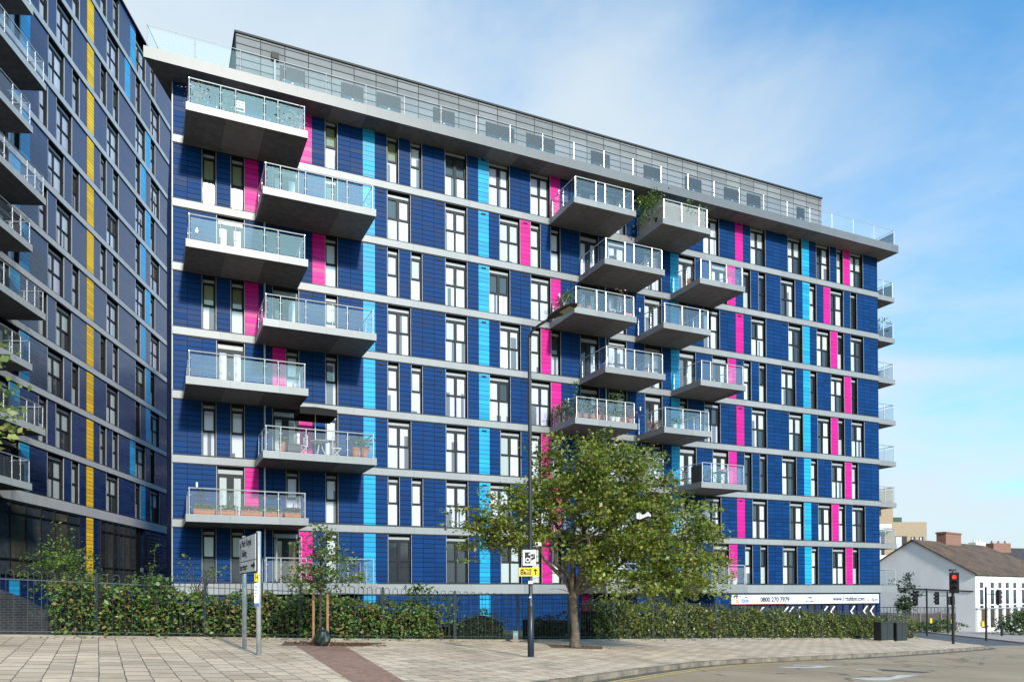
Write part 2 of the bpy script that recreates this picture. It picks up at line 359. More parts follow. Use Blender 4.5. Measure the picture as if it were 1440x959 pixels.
    M['redbrick'] = bricks('red_bricks', (.30,.10,.055), (.20,.075,.045), (.3,.26,.22))
ground_mats()

bm = MB()
xs = [-900,-300,-100,-40,-20,0,20,40,60,75,120,300,900]; ys = [-300,-100,-40,-15,0,20,40,60,80,110,200,500,1500]
for x in xs:
    for y in ys: bm.v.append((x, y, gz(x, y, -.17)))
for i in range(len(xs)-1):
    for j in range(len(ys)-1):
        a = i*len(ys)+j; bm.f.append((a, a+len(ys), a+len(ys)+1, a+1)); bm.m.append(0)
tag(bm.build('ground', M['soil']), kind='structure')

KERB = [(-14,-12),(-8,0.6),(-3,9.6),(.33,14.74),(1.4,16.28),(3.38,19.53),(5.88,23.04),(8.99,25.97),(13.09,29.79),(18.79,35.53),(24.0,41.2),(26.97,44.47)]
CORNER = [(28.0,45.9),(28.5,47.6),(28.7,50.0),(29.2,54.0),(31.0,62.0),(34.0,76.0),(38.0,100.0)]
FL = [(-40,3.0),(-16,18.3),(-12.4,20.5),(-6,24.3),(0,28.6),(6,34.2),(11,39.4),(18,45.6),(24.5,51.0),(28.2,54.0)]
pav = KERB + CORNER + [(34.5,100),(28.2,58)] + [(x, y) for x, y in reversed(FL)] + [(-40,-12)]
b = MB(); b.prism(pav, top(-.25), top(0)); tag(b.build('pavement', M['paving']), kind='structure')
road = [(-14,-12.4),(120,-12.4),(120,74),(45,53.6),(39.5,54.5),(37.6,58),(40.3,70),(46.5,100)] + list(reversed(KERB + CORNER))
b = MB(); b.poly([(x, y, gz(x, y, -.11)) for x, y in road]); tag(b.build('road', M['asphalt']), kind='structure')
side = [(28.9,48.6),(37.9,55.8),(37.4,58),(40.2,70),(46.3,99),(38.2,99),(34.2,76),(31.2,62),(29.4,54),(28.9,50)]
b = MB(); b.poly([(x, y, gz(x, y, -.105)) for x, y in side]); tag(b.build('side_road', M['asphalt2']), kind='structure')
fp = [(37.7,58),(39.6,54.7),(45,53.8),(120,74.2),(120,130),(52,130),(46.6,100),(40.4,70)]
b = MB(); b.prism(fp, top(-.25), top(.0)); tag(b.build('far_pavement', plain('pinkish_paving', (.36,.30,.26), .85, var=.15, scale=1.2)), kind='structure')
# kerb stones, one strip
def offset_line(pts, d):
    out = []
    for i, p in enumerate(pts):
        a = Vector(pts[max(i-1,0)]); c = Vector(pts[min(i+1,len(pts)-1)]); t = (c-a).normalized()
        out.append((p[0]+t.y*d, p[1]-t.x*d))
    return out
def resample(pts, step):
    out = [pts[0]]
    for a, c in zip(pts[:-1], pts[1:]):
        n = max(1, int(math.dist(a, c)/step))
        for k in range(1, n+1): out.append((a[0]+(c[0]-a[0])*k/n, a[1]+(c[1]-a[1])*k/n))
    return out
def smooth(pts, it=2):
    for _ in range(it):
        q = [pts[0]]
        for a, c in zip(pts[:-1], pts[1:]):
            q += [(a[0]*.75+c[0]*.25, a[1]*.75+c[1]*.25), (a[0]*.25+c[0]*.75, a[1]*.25+c[1]*.75)]
        pts = q + [pts[-1]]
    return pts
KC = resample(smooth(KERB + CORNER[:5]), .9)
inn = offset_line(KC, -.02); ou = offset_line(KC, .15)
b = MB()
for i in range(len(KC)-1):
    dz = random.uniform(-.008, .012)
    q = [ou[i], ou[i+1], inn[i+1], inn[i]]
    g = .012
    a0 = Vector(q[0]).lerp(Vector(q[1]), g); a1 = Vector(q[1]).lerp(Vector(q[0]), g); a2 = Vector(q[2]).lerp(Vector(q[3]), g); a3 = Vector(q[3]).lerp(Vector(q[2]), g)
    b.prism([tuple(a0), tuple(a1), tuple(a2), tuple(a3)], top(-.3), top(.012+dz))
tag(b.build('kerb', M['kerb']), kind='structure')
# gutter strip and double yellow lines
def strip(pts, d0, d1, z, name, mat, i0=0, i1=None):
    A = offset_line(pts, d0)[i0:i1]; Bq = offset_line(pts, d1)[i0:i1]
    b = MB()
    for i in range(len(A)-1):
        b.poly([(*Bq[i], gz(*Bq[i], z)), (*Bq[i+1], gz(*Bq[i+1], z)), (*A[i+1], gz(*A[i+1], z)), (*A[i], gz(*A[i], z))])
    return tag(b.build(name, mat), kind='structure')
strip(KC, .15, .48, -.106, 'gutter', plain('dirty_gutter', (.10,.085,.07), .9, var=.4, scale=4))
i1 = next(i for i, p in enumerate(KC) if p[1] > 27.5)
strip(KC, .42, .51, -.102, 'yellow_line', M['mark_y'], 0, i1)
strip(KC, .62, .71, -.102, 'yellow_line', M['mark_y'], 0, i1)
def mark(poly, name='road_marking', mat=None, z=-.102):
    b = MB(); b.poly([(x, y, gz(x, y, z)) for x, y in poly]); return tag(b.build(name, mat or M['mark_w']), kind='structure')
mark([(8.0,22.75),(9.2,23.3),(9.75,24.0),(10.3,24.45),(9.6,24.35),(8.95,23.55),(7.8,23.05)])
mark([(8.6,23.9),(9.6,24.2),(9.7,24.4),(8.7,24.15)])
mark([(9.0,19.75),(10.6,20.45),(11.35,21.5),(12.5,21.9),(12.2,22.6),(10.9,22.0),(10.15,21.0),(8.7,20.25)])
mark([(10.3,23.25),(11.1,23.45),(11.2,23.65),(10.3,23.45)])
mark([(13.0,19.2),(14.5,20.5),(14.2,20.8),(12.7,19.5)])
mark([(11.0,23.4),(12.9,23.1),(13.3,23.7),(11.3,24.1)], 'road_patch', plain('fresh_asphalt_patch', (.07,.07,.075), .9), -.1045)
# paving repair strip
mark([(-5.95,21.4),(-4.75,22.1),(-1.25,12.0),(-2.05,11.7)], 'red_paving_strip', M['redpave'], .004)
mark([(-6.6,22.6),(-3.9,24.4),(-4.3,22.3),(-6.3,21.2)], 'tree_pit', plain('bark_soil', (.12,.075,.05), 1, var=.4, scale=9, bmp=.6), .007)
mark([(1.3,25.5),(3.0,26.0),(3.2,27.6),(1.2,27.3)], 'tree_pit', plain('trodden_soil', (.13,.085,.06), 1, var=.4, scale=7, bmp=.6), .005)
# garden edging along the fence
FC = resample(FL[1:], 1.2)
b = MB(); A = offset_line(FC, .08); Bq = offset_line(FC, -.04)
for i in range(len(FC)-1): b.prism([A[i], A[i+1], Bq[i+1], Bq[i]], top(-.2), top(.055))
tag(b.build('edging_kerb', M['concrete']), kind='structure')
# leaf litter
def leaf_quads(C, size, up=.3, aspect=.55, jit=.35):
    n = len(C); d = rng.normal(size=(n,3)); d[:,2] *= .6; d /= np.linalg.norm(d, axis=1)[:,None]
    nn = rng.normal(size=(n,3)); nn[:,2] += up*3; nn -= d*(nn*d).sum(1)[:,None]; nn /= np.linalg.norm(nn, axis=1)[:,None]
    w = np.cross(d, nn); s = (size*(1+jit*rng.normal(size=n)).clip(.45, 1.8))[:,None]
    V = np.empty((n,4,3)); V[:,0] = C-d*s*.5; V[:,1] = C+w*s*aspect*.5+nn*s*.06-d*s*.05; V[:,2] = C+d*s*.5; V[:,3] = C-w*s*aspect*.5+nn*s*.06-d*s*.05
    return V.reshape(-1,3)
def leaves_mesh(name, C, size, mat, up=.3, aspect=.55):
    V = leaf_quads(np.asarray(C), size, up, aspect); n = len(V)//4
    me = bpy.data.meshes.new(name); me.vertices.add(n*4); me.vertices.foreach_set('co', V.ravel())
    me.loops.add(n*4); me.loops.foreach_set('vertex_index', np.arange(n*4, dtype=np.int32))
    me.polygons.add(n); me.polygons.foreach_set('loop_start', np.arange(0, n*4, 4, dtype=np.int32)); 
    me.materials.append(mat); me.update(calc_edges=True); me.validate(); return me
pts = []
for cx, cy, r, n in ((-5.4,22.6,1.1,420),(-4.6,22.8,.8,200),(2.3,26.5,1.0,200)):
    a = rng.uniform(0,2*math.pi,n); q = r*np.sqrt(rng.uniform(0,1,n))
    pts += [(cx+q[i]*math.cos(a[i])*1.2, cy+q[i]*math.sin(a[i])*.7) for i in range(n)]
for i in range(700):
    k = random.random()*(len(FC)-1); p = FC[int(k)]; pts.append((p[0]+random.uniform(-.5,.5)+.15, p[1]-abs(random.gauss(0,.28))-.12))
C = np.array([(x, y, gz(x, y, .015)) for x, y in pts])
tag(link('fallen_leaves', leaves_mesh('fallen_leaves', C, .07, M['leaf_dead'], 3.0, .7)), 'scatter of fallen brown leaves on the pavement along the fence', 'leaves', kind='stuff')

# ------------------------------------------------------------------ facade machinery
BLD_O = (-15.2481, 34.9986); TH = .4349
E_S = Vector((math.cos(TH), math.sin(TH), 0)); E_N = Vector((math.sin(TH), -math.cos(TH), 0))
def FW(s, o, z): return Vector((BLD_O[0], BLD_O[1], 0)) + E_S*s + E_N*o + Vector((0,0,z))
def parse(spec, n, j0=0):
    row = {}
    for t in spec.split():
        k = int(t[1:]); row[k] = t[0]
        if t[0] in 'WD': row[k+1] = '-'
    return row
REV = .27
class Facade:
    def __init__(s, root, zb, s0, mod, j0, j1, sR, h, mats):
        s.root=root; s.zb=zb; s.s0=s0; s.mod=mod; s.j0=j0; s.j1=j1; s.sR=sR; s.h=h; s.mats=mats; s.meshes={}
    def S(s, k): return s.sR if k >= s.j1 else s.s0 + s.mod*k
    def wall(s, rows, zs, zbot, ztop, band_half, extra_rows=()):
        """ one continuous skin: panel rows with openings, strips behind the bands """
        b = MB(); idx = {}
        def V(x, y, z):
            key = (round(x,4), round(y,4), round(z,4))
            if key not in idx: idx[key] = len(b.v); b.v.append((x, y, z))
            return idx[key]
        def Q(p, m): b.f.append(tuple(V(*q) for q in p)); b.m.append(m)
        ks = list(range(s.j0, s.j1+1)); X = [s.S(k) for k in ks]
        zlv = [zbot-s.zb] + [v-s.zb for z in zs for v in (z-band_half, z+band_half)] + [ztop-s.zb]
        for r in range(len(zlv)-1):
            z0, z1 = zlv[r], zlv[r+1]
            row = rows.get((r-2)//2, {}) if r % 2 == 0 and r >= 2 else (rows.get(-1, {}) if r == 0 else {})
            i = 0
            while i < len(ks)-1:
                t = row.get(ks[i])
                if t in ('W','D','w','G','O'):
                    w = 2 if t in 'WD' else 1
                    a, c = X[i], X[i+w]; d = REV if t != 'O' else 3.2
                    if w == 2: pass
                    Q([(a,0,z0),(a,0,z1),(a,d,z1),(a,d,z0)], 1); Q([(c,0,z0),(c,d,z0),(c,d,z1),(c,0,z1)], 1)
                    Q([(a,0,z0),(a,d,z0),(c,d,z0),(c,0,z0)], 1); Q([(a,0,z1),(c,0,z1),(c,d,z1),(a,d,z1)], 1)
                    i += w
                else:
                    Q([(X[i],0,z0),(X[i+1],0,z0),(X[i+1],0,z1),(X[i],0,z1)], 0); i += 1
        return b
    def accent(s, k, z0, z1, name, mat, vent=False):
        b = MB(); b.fb(s.S(k)+.004, s.S(k+1)-.004, .002, .016, z0-s.zb, z1-s.zb)
        o = b.build(name, mat, s.root)
        return o

def window_frame_mesh(kind, w, h):
    """ opening w x h; local x along, y inward, origin at bottom left of the face """
    b = MB(); d = REV-.03; f = .055; y0, y1 = d-.07, d
    hp = .13; hl = .17                        # dark head, grey head panel
    if kind == 'D': hl = .24
    # trims at the two jambs, proud of the cladding
    b.box(0, .022, -.014, .03, 0, h, 1); b.box(w-.022, w, -.014, .03, 0, h, 1)
    # frame ring
    b.box(.022, .022+f, y0, y1, 0, h, 0); b.box(w-.022-f, w-.022, y0, y1, 0, h, 0)
    b.box(.022+f, w-.022-f, y0, y1, 0, .07, 0); b.box(.022+f, w-.022-f, y0+.02, y1, h-hp, h, 0)
    b.box(.022+f, w-.022-f, y0-.03, y1, h-hp-hl+.03, h-hp-.02, 2)
    b.box(.022+f, w-.022-f, y0, y1, h-hp-hl-.045, h-hp-hl+.028, 0)
    zt = h-hp-hl-.045; zm = .07+(zt-.07)*.53
    P = []
    if kind == 'D':
        c = w/2; b.box(c-.085, c+.085, y0-.01, y1, .07, zt, 0)
        for a, e in ((.022+f, c-.085), (c+.085, w-.022-f)):
            b.box(a, a+.075, y0, y1, .07, zt, 0); b.box(e-.075, e, y0, y1, .07, zt, 0) if e < c else b.box(e-.075, e, y0, y1, .07, zt, 0)
            P.append((a+.075, e-.075, .19, zt-.07)); b.box(a+.075, e-.075, y0, y1, .07, .19, 0); b.box(a+.075, e-.075, y0, y1, zt-.07, zt, 0)
        b.tube([(c-.04, y0-.03, .95), (c-.04, y0-.03, 1.12)], .012, 6, 2)
    else:
        if kind == 'W':
            c = w/2; b.box(c-.045, c+.045, y0-.008, y1, .07, zt, 0); cols = ((.022+f, c-.045), (c+.045, w-.022-f))
        else: cols = ((.022+f, w-.022-f),)
        for a, e in cols:
            b.box(a, e, y0-.004, y1, zm-.05, zm+.05, 0)
            # opening sash on top
            b.box(a, a+.035, y0-.012, y1, zm+.05, zt, 0); b.box(e-.035, e, y0-.012, y1, zm+.05, zt, 0)
            b.box(a+.035, e-.035, y0-.012, y1, zt-.04, zt, 0)
            P.append((a, e, .07, zm-.05)); P.append((a+.035, e-.035, zm+.05, zt-.04))
    return b, P, (y1-.012)
PM = {}
def pane_mesh(P, y, mats, key):
    if key in PM: return PM[key]
    b = MB()
    for i, (a, e, z0, z1) in enumerate(P): b.box(a, e, y-.012, y, z0, z1, i % len(mats))
    PM[key] = b.mesh('pane', mats); return PM[key]
VAR = {'W': [('pw','pw','pw','pw')]*7 + [('pl','pl','pl','pl')]*3 + [('pw','pd','pw','pw'), ('pl','pw','pl','pl'), ('pw','pw','pl','pd'), ('pc','pc','pw','pw'), ('pw','pd','pw','pd'), ('pl','pc','pl','pw')],
       'w': [('pw','pw')]*6 + [('pl','pl')]*2 + [('pw','pd'), ('pw','pc'), ('pl','pd')],
       'D': [('pw','pw')]*4 + [('pl','pw'), ('pl','pl'), ('pd','pw'), ('pc','pc')]}
NAMES = {'W': 'double_window', 'w': 'narrow_window', 'D': 'balcony_door'}
class WinSet:
    def __init__(s, mod, h):
        s.f = {}
        for k, w in (('W', 2*mod), ('w', mod), ('D', 2*mod)):
            b, P, y = window_frame_mesh(k, w, h); s.f[k] = (b.mesh(NAMES[k], [M['frame'], M['trim'], M['louvre']]), P, y, w)
        s.id = len(PM)
    def put(s, F, kind, k, z0, var=None):
        me, P, y, w = s.f[kind]
        o = link(NAMES[kind], me, F.root, (F.S(k), 0, z0-F.zb))
        v = var or random.choice(VAR[kind])
        link('pane', pane_mesh(P, y, [M[x] for x in v], (s.id, kind, v)), o)
        return o

# ------------------------------------------------------------------ railings
def railing(b, p0, p1, zt, fr, m=0, hgt=1.1, clamp=True, ends=True, k=1.0):
    """ posts + handrail from p0 to p1 (local xy), posts at fractions """
    p0 = Vector((*p0, 0)); p1 = Vector((*p1, 0)); d = (p1-p0); Ln = d.length; u = d/Ln; nrm = Vector((u.y, -u.x, 0))
    b.tube([p0+Vector((0,0,zt+hgt)), p1+Vector((0,0,zt+hgt))], .028*k, 6, m)
    for f in fr:
        c = p0+d*f
        for off in ((-.0,)):
            q = c; 
            b.tube([q+Vector((0,0,zt)), q+Vector((0,0,zt+hgt-.02))], .024*k, 6, m)
        if clamp:
            for zz in (.30, .80):
                a = c - u*.075; e = c + u*.075
                if f <= .001: a = c
                if f >= .999: e = c
                b.tube([a+Vector((0,0,zt+zz)), e+Vector((0,0,zt+zz))], .022*k, 6, m)
def glass_panels(root, p0, p1, zt, fr, hgt=1.1, loc=None, gap=.05, top_gap=.13, mat=None):
    p0 = Vector((*p0, 0)); p1 = Vector((*p1, 0)); d = p1-p0; Ln = d.length; u = d/Ln; nn = Vector((u.y, -u.x, 0))*.006
    for f0, f1 in zip(fr[:-1], fr[1:]):
        a = p0+d*f0+u*gap; e = p0+d*f1-u*gap
        z0, z1 = zt+.06, zt+hgt-top_gap
        b = MB(); i = 0
        b.v += [tuple(q+n_+Vector((0,0,z))) for z in (z0, z1) for q, n_ in ((a,nn),(e,nn),(e,-nn),(a,-nn))]
        b.f += [(0,3,2,1),(4,5,6,7),(0,1,5,4),(1,2,6,5),(2,3,7,6),(3,0,4,7)]; b.m += [1,1,0,1,1,1]
        b.build('glass_panel', [mat or M['railglass'], M['clear']], root)

# ================================================================== MAIN BUILDING
main = thing('apartment_building', 'long navy blue apartment block with pink and light blue strips and staggered glass balconies', 'apartment building', (BLD_O[0], BLD_O[1], ZB), TH)
SR = 44.931
F = Facade(main, ZB, -.03, .6225, 0, 72, SR, H, None)
F.S = lambda k: 0.0 if k <= 0 else (SR if k >= 72 else -.03+.6225*k)
ROWS = {
 7: 'D3 p9 w11 b14 w16 w18 W21 b24 W25 W29 p31 D34 W37 D41 b44 W48 p52 W54 W59 b61 W63 w66 p67 W68',
 6: 'w2 w4 p5 D7 w11 b14 W16 W21 b24 W26 p28 w29 w31 D34 W37 W41 b44 D45 D49 p51 w53 w55 W58 b61 w62 p64 W65 w68',
 5: 'D3 p10 w11 b14 w16 w18 W21 b24 W25 W29 p31 D34 W37 D41 b44 w45 W48 p52 W54 W59 b61 W63 p65 w66 W68',
 4: 'w2 w4 p5 D7 w11 b14 W16 W21 b24 W26 w29 p30 w31 D34 W37 W41 b44 D45 D49 p51 w53 w55 W58 b61 w62 W65 p67 w68',
 3: 'D3 p7 w8 w11 b14 w16 w18 W21 b24 W25 W29 p31 D34 W37 D41 b44 w45 W48 p52 W54 W59 b61 W63 p65 w66 W68',
 2: 'w2 w4 D7 p9 w11 b14 W16 W21 b24 W26 w29 p30 w31 D34 W37 W41 b44 D45 D49 p51 w53 w55 W58 b61 w62 W65 p67 w68',
 1: 'D3 p5 w8 w11 b14 w16 w18 W21 b24 W25 W29 p31 D34 W37 D41 b44 w45 W48 p52 W54 W59 b61 W63 p65 w66 W68',
 0: 'w2 w4 D7 p9 w11 b14 W16 W21 b24 W26 w29 p30 w31 D34 W37 W41 b44 D45 D49 p51 w53 w55 W58 b61 w62 W65 p67 w68',
 -1: 'b14 b24 p34'}
rows = {k: parse(v, 72) for k, v in ROWS.items()}
BH = .2
zs = [zl(k) for k in range(8)]
b = F.wall(rows, zs, ZB, zl(8)-.05, BH)
# side walls, back and top close the volume; shop front opening is cut by leaving its cells as glazing set proud
i = len(b.v); zt = zl(8)-.05-ZB
b.v += [(0,0,0),(SR,0,0),(SR,14,0),(0,14,0),(0,0,zt),(SR,0,zt),(SR,14,zt),(0,14,zt)]
b.f += [(i+1,i+2,i+6,i+5),(i+2,i+3,i+7,i+6),(i+3,i,i+4,i+7),(i+4,i+5,i+6,i+7)]; b.m += [0]*4
b.build('wall', [M['navy'], M['frame']], main)
WS = WinSet(.6225, H-2*BH)
for fl, row in rows.items():
    for k, t in row.items():
        z0 = zl(fl)+BH; z1 = zl(fl+1)-BH
        if fl == -1: z0, z1 = ZB+.02, zl(0)-BH-.02
        if t == 'p': F.accent(k, z0+.006, z1-.006, 'pink_panel', M['pink'])
        elif t == 'b': F.accent(k, z0+.006, z1-.006, 'light_blue_panel', M['sky'])
        elif t in 'WwD':
            var = None
            if fl == 7 and t != 'D': var = random.choice([('pw','pg'), ('pw','pw'), ('pl','pg')]) if t == 'w' else random.choice([('pw','pg','pw','pg'), ('pw','pl','pw','pw'), ('pw','pd','pw','pd'), ('pw','pw','pw','pw')])
            if fl == 6 and k in (2, 4): var = ('pw','pg')
            if fl == 4 and k in (2, 4): var = ('pw','pg')
            if fl == 0: var = {'w': ('pd','pc') if k < 10 else ('pc','pc'), 'W': ('pd','pd','pd','pd') if k < 24 else ('pc','pd','pc','pc'), 'D': ('pwarm','pwarm')}[t]  # ground-floor panes coloured darker in place of a reflection of things opposite
            if k > 50 and t == 'W': var = random.choice([('pw','pw','pd','pc'), ('pw','pd','pw','pw'), ('pc','pw','pd','pd'), ('pd','pd','pw','pw')])
            if k > 50 and t == 'w': var = random.choice([('pd','pd'), ('pc','pd'), ('pw','pc')])
            o = WS.put(F, t, k, z0, var)
for s_, sg_ in ((F.S(7)+.10, 1), (F.S(9)-.02, 1)):
    b = MB(); z0, z1 = zl(0)+.28-ZB, zl(0)+2.38-ZB
    for o0, o1, q0, q1 in ((.02,.10,z0,z1), (.56,.64,z0,z1), (.10,.56,z0,z0+.12), (.10,.56,z1-.08,z1)): b.fb(s_-.025, s_+.025, o0, o1, q0, q1)
    b.build('open_door_leaf', M['louvre'], main)
# small air vents at the head of some panels
for fl in range(0, 8):
    for k in (15, 20, 24, 28, 50, 52, 58):
        if rows[fl].get(k) in (None, 'b', 'p') :
            b = MB(); c = F.S(k)+.31; z = zl(fl+1)-BH-.22-ZB
            b.fb(c-.13, c+.13, .017, .032, z, z+.09)
            for q in range(3): b.fb(c-.12, c+.12, .032, .040, z+.012+q*.026, z+.022+q*.026)
            b.build('air_vent', M['frame'], main)
for k in range(8):
    z = zl(k)-ZB; b = MB()
    lo = .165 if k else .33
    b.fb(-.03, SR+.03, .0, .07, z-lo, z+.165); o = b.build('floor_band', M['band'], main)
    g = MB(); g.fb(-.02, SR+.02, .0, .034, z-lo-.055, z-lo-.002); g.fb(-.02, SR+.02, .0, .034, z+.167, z+.225); g.build('shadow_gap', M['gap'], o)
b = MB(); b.fb(-.05, -.001, -.02, .03, zl(0)-ZB, 23.3-ZB); b.build('corner_trim', M['louvre'], main)
# drain pipes
for s_, z0, z1 in ((3.965, .2, 23.3), (22.75, .2, 23.3)):
    b = MB(); b.tube([(s_, -.12, z0-ZB), (s_, -.12, z1-ZB)], .045, 8); b.build('drain_pipe', M['galv'], main)

def balcony(s0, s1, fl, fr, sides='LR', posts_side=(.0, .48, .93), glass=True, depth=2.797, wall_part=None):
    z = zl(fl)-ZB; b = MB()
    lo = .165 if fl else .33
    # slab with metal fascia on three sides and dark soffit, one connected shell
    d = depth; zl0, zh = z-lo, z+.165
    b.poly([(s0,-d,zl0),(s1,-d,zl0),(s1,-d,zh),(s0,-d,zh)], 0)
    b.poly([(s1,-d,zl0),(s1,0,zl0),(s1,0,zh),(s1,-d,zh)], 0)
    b.poly([(s0,0,zl0),(s0,-d,zl0),(s0,-d,zh),(s0,0,zh)], 0)
    b.poly([(s0,-d,zh),(s1,-d,zh),(s1,-.001,zh),(s0,-.001,zh)], 2)
    e = .035; zi = zl0+.012
    b.poly([(s0,-.071,zl0),(s1,-.071,zl0),(s1,-d,zl0),(s0,-d,zl0)], 1)
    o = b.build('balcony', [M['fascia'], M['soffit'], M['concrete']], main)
    r = MB(); i_ = .09
    a, c = s0+i_+.05, s1-i_-.05; yf = -d+i_
    railing(r, (a, yf), (c, yf), zh, fr)
    for x, key in ((a, 'L'), (c, 'R')):
        if key in sides: railing(r, (x, -.06), (x, yf), zh, [1-q for q in posts_side][:-1] + [.0] if False else [q for q in (.03, .5)])
    r.build('railing', M['steel'], o)
    glass_panels(o, (a, yf), (c, yf), zh, fr)
    for x, key in ((a, 'L'), (c, 'R')):
        if key in sides: glass_panels(o, (x, -.06), (x, yf), zh, (.03, .5, .985))
    return o
LF = [0, .262, .39, .64, .76, 1]
for fl in (7,5,3,1): balcony(.43, 5.50, fl, LF)
for fl in (6,4,2,0): balcony(3.55, 8.62, fl, [0,.13,.36,.61,.75,1])
for fl in (7,5,3,1): balcony(19.19, 23.06, fl, [0,.35,.51,.84,1]); balcony(24.83, 28.11, fl, [0,.40,.81,1])
for fl in (6,4,2,0): balcony(21.05, 24.94, fl, [0,.33,.49,.82,1]); balcony(27.36, 30.64, fl, [0,.21,.61,1])
# end-wall balconies on the right
for fl in range(0, 8):
    z = zl(fl)-ZB; e0, e1 = SR+.0, SR+1.85; y0, y1 = .12, 4.4
    lo = .165 if fl else .33
    b = MB()
    b.box(e0, e1, y0, y1, z-lo, z+.165, 0)
    for i in (0,): b.m[i] = 1
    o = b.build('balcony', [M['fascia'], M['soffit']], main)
    r = MB(); railing(r, (e0+.05, y0+.09), (e1-.1, y0+.09), z+.165, (.45, 1)); railing(r, (e1-.1, y0+.09), (e1-.1, y1-.1), z+.165, (.33, .66, 1))
    r.build('railing', M['steel'], o)
    glass_panels(o, (e0+.05, y0+.09), (e1-.1, y0+.09), z+.165, (0, .45, 1)); glass_panels(o, (e1-.1, y0+.09), (e1-.1, y1-.1), z+.165, (0, .33, .66, 1))
# roof canopy
b = MB(); r0, r1 = -1.2, 45.56; zr = 23.346-ZB
b.prism([(r0,-1.21),(r1,-1.21),(r1,14.8),(4.6,14.8),(0.0,1.75),(-.65,.08)], lambda x,y: zr, lambda x,y: zr+.5, 0); b.m[1] = 1
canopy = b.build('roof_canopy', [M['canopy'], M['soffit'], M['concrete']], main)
b = MB(); fr = [i/17 for i in range(18)]
pL, pR, yb = -1.06, 45.45, -.95
railing(b, (pL, yb), (pR, yb), zr+.5, [0] + [q for i in range(1, 24) for q in (i/24,)] + [1], hgt=1.12, k=.48)
railing(b, (pL, yb), (.5, 4.0), zr+.5, (.25,.5,.75,1), hgt=1.12, k=.48); railing(b, (pR, yb), (pR, 6), zr+.5, (.25,.5,.75,1), hgt=1.12, k=.48)
rr = b.build('roof_railing', M['steel'], canopy)
for p0, p1, f in (((pL,yb),(pR,yb),[i/24 for i in range(25)]), ((pL,yb),(.5,4.0),(0,.25,.5,.75,1)), ((pR,yb),(pR,6),(0,.25,.5,.75,1))):
    glass_panels(canopy, p0, p1, zr+.5, f, 1.12, gap=.04, mat=M['roofglass'])
# penthouse
b = MB(); p0, p1, pt = 2.79, 41.0, 27.2-ZB
b.box(p0, p1, 1.2, 12.5, zr+.5, pt); ph = b.build('penthouse', M['roofgrey'], main)
b = MB(); b.box(p0-.05, p1+.05, 1.13, 12.6, pt, pt+.09); b.build('roof_edge', M['gap'], ph)
for a, c in ((4.87,6.09),(7.9,9.04),(9.75,11.02),(12.83,14.05),(15.89,17.63),(18.39,20.21),(22.63,23.91),(26.34,27.6),(29.43,30.7),(32.52,33.81),(34.4,35.54),(38.72,39.42)):
    b = MB(); z0, z1 = zr+.55, 26.2-ZB; y = 1.2
    b.box(a, c, y-.03, y+.05, z0, z1, 0); b.box(a+.08, c-.08, y-.04, y-.02, z1-.80, z1-.72, 1)
    w = b.build('penthouse_window', [M['frame'], M['louvre']], ph)
    g = MB(); m_ = (a+c)/2
    for q0, q1 in ((a+.08, m_-.05), (m_+.05, c-.08)): g.box(q0, q1, y-.042, y-.035, z0+.08, z1-.95, 0); g.box(q0, q1, y-.042, y-.035, z1-.88, z1-.66, 1)
    g.build('pane', [M['pl'], M['pd']], w)
b = MB(); b.box(6.05-1.6, 6.4-1.6, 1.0, 1.25, 26.35-ZB, 26.65-ZB, 0); b.tube([(4.62,1.1,zr+.5),(4.62,1.1,26.4-ZB)], .05, 6, 1); b.build('wall_lamp', [M['frame'], M['galv']], ph)

# wall lights by the balcony doors
for fl, s_, o_ in ((7,19.75,.0),(5,19.75,.0),(3,20.3,.0),(3,25.1,0),(5,25.1,0),(1,1.0,0),(5,1.0,0)):
    b = MB(); z = zl(fl)+1.75-ZB; b.fb(s_-.05, s_+.05, .017, .05, z-.02, z+.04, 1); b.fb(s_-.035, s_+.035, .05, .12, z-.10, z+.12, 0)
    b.build('wall_light', [M['white'], M['steel']], main)

# shop front in the lower storey at the right
z_t = zl(0)-.39
b = MB(); zsb, zst = -.60-ZB, -.02+.0-ZB
b.fb(31.68, 44.55, .02, .20, zsb, z_t-.02-ZB+.02-.04 if False else -.0-ZB, 0)
shop = b.build('shop_sign', plain('shop_sign_white', (.80,.81,.83), .4, var=.02), main)
b = MB(); b.fb(31.68, 36.2, .205, .212, zsb, zsb+.035); b.build('red_edge', plain('sign_red', (.75,.08,.06), .4), shop)
def ftext(body, s_, z, size, mat, sx=1.0, align='LEFT', o=.203, parent=None, bold=.0):
    Mx = Matrix.Translation((s_, -o, z-ZB)) @ Matrix.Rotation(R(90), 4, 'X')
    return text_obj('lettering', body, size, mat, parent or shop, Mx, align, sx, .002, bold)
ink = plain('sign_navy_ink', (.012,.02,.07), .5); ora = plain('sign_orange', (.75,.20,.05), .5); grn = plain('sign_teal', (.05,.35,.40), .5); blu = plain('sign_blue', (.05,.12,.40), .5)
ftext('0800 270 7979', 34.0, -.32, .40, ink, 1.0, bold=.014)
ftext('www.1etuition.com', 40.25, -.30, .40, ink, .92, bold=.014)
ftext('Online', 38.2, -.20, .19, ink, 1, 'CENTER', bold=.006); ftext('In-Centre', 38.2, -.44, .19, ink, 1, 'CENTER', bold=.006)
for s_ in (32.0, 43.35):
    ftext('tu', s_, -.36, .42, ora, .85, bold=.01); ftext('i', s_+.42, -.36, .42, grn, .85, bold=.01); ftext('tion', s_+.52, -.36, .42, blu, .85, bold=.01); ftext('the 1 to 1 experts'[:0] or 'first class', s_, -.10, .13, ink) if False else None
b = MB()
zg0, zg1 = -3.3-ZB, -.62-ZB
sg = [31.75 + i*(44.5-31.75)/20 for i in range(21)]
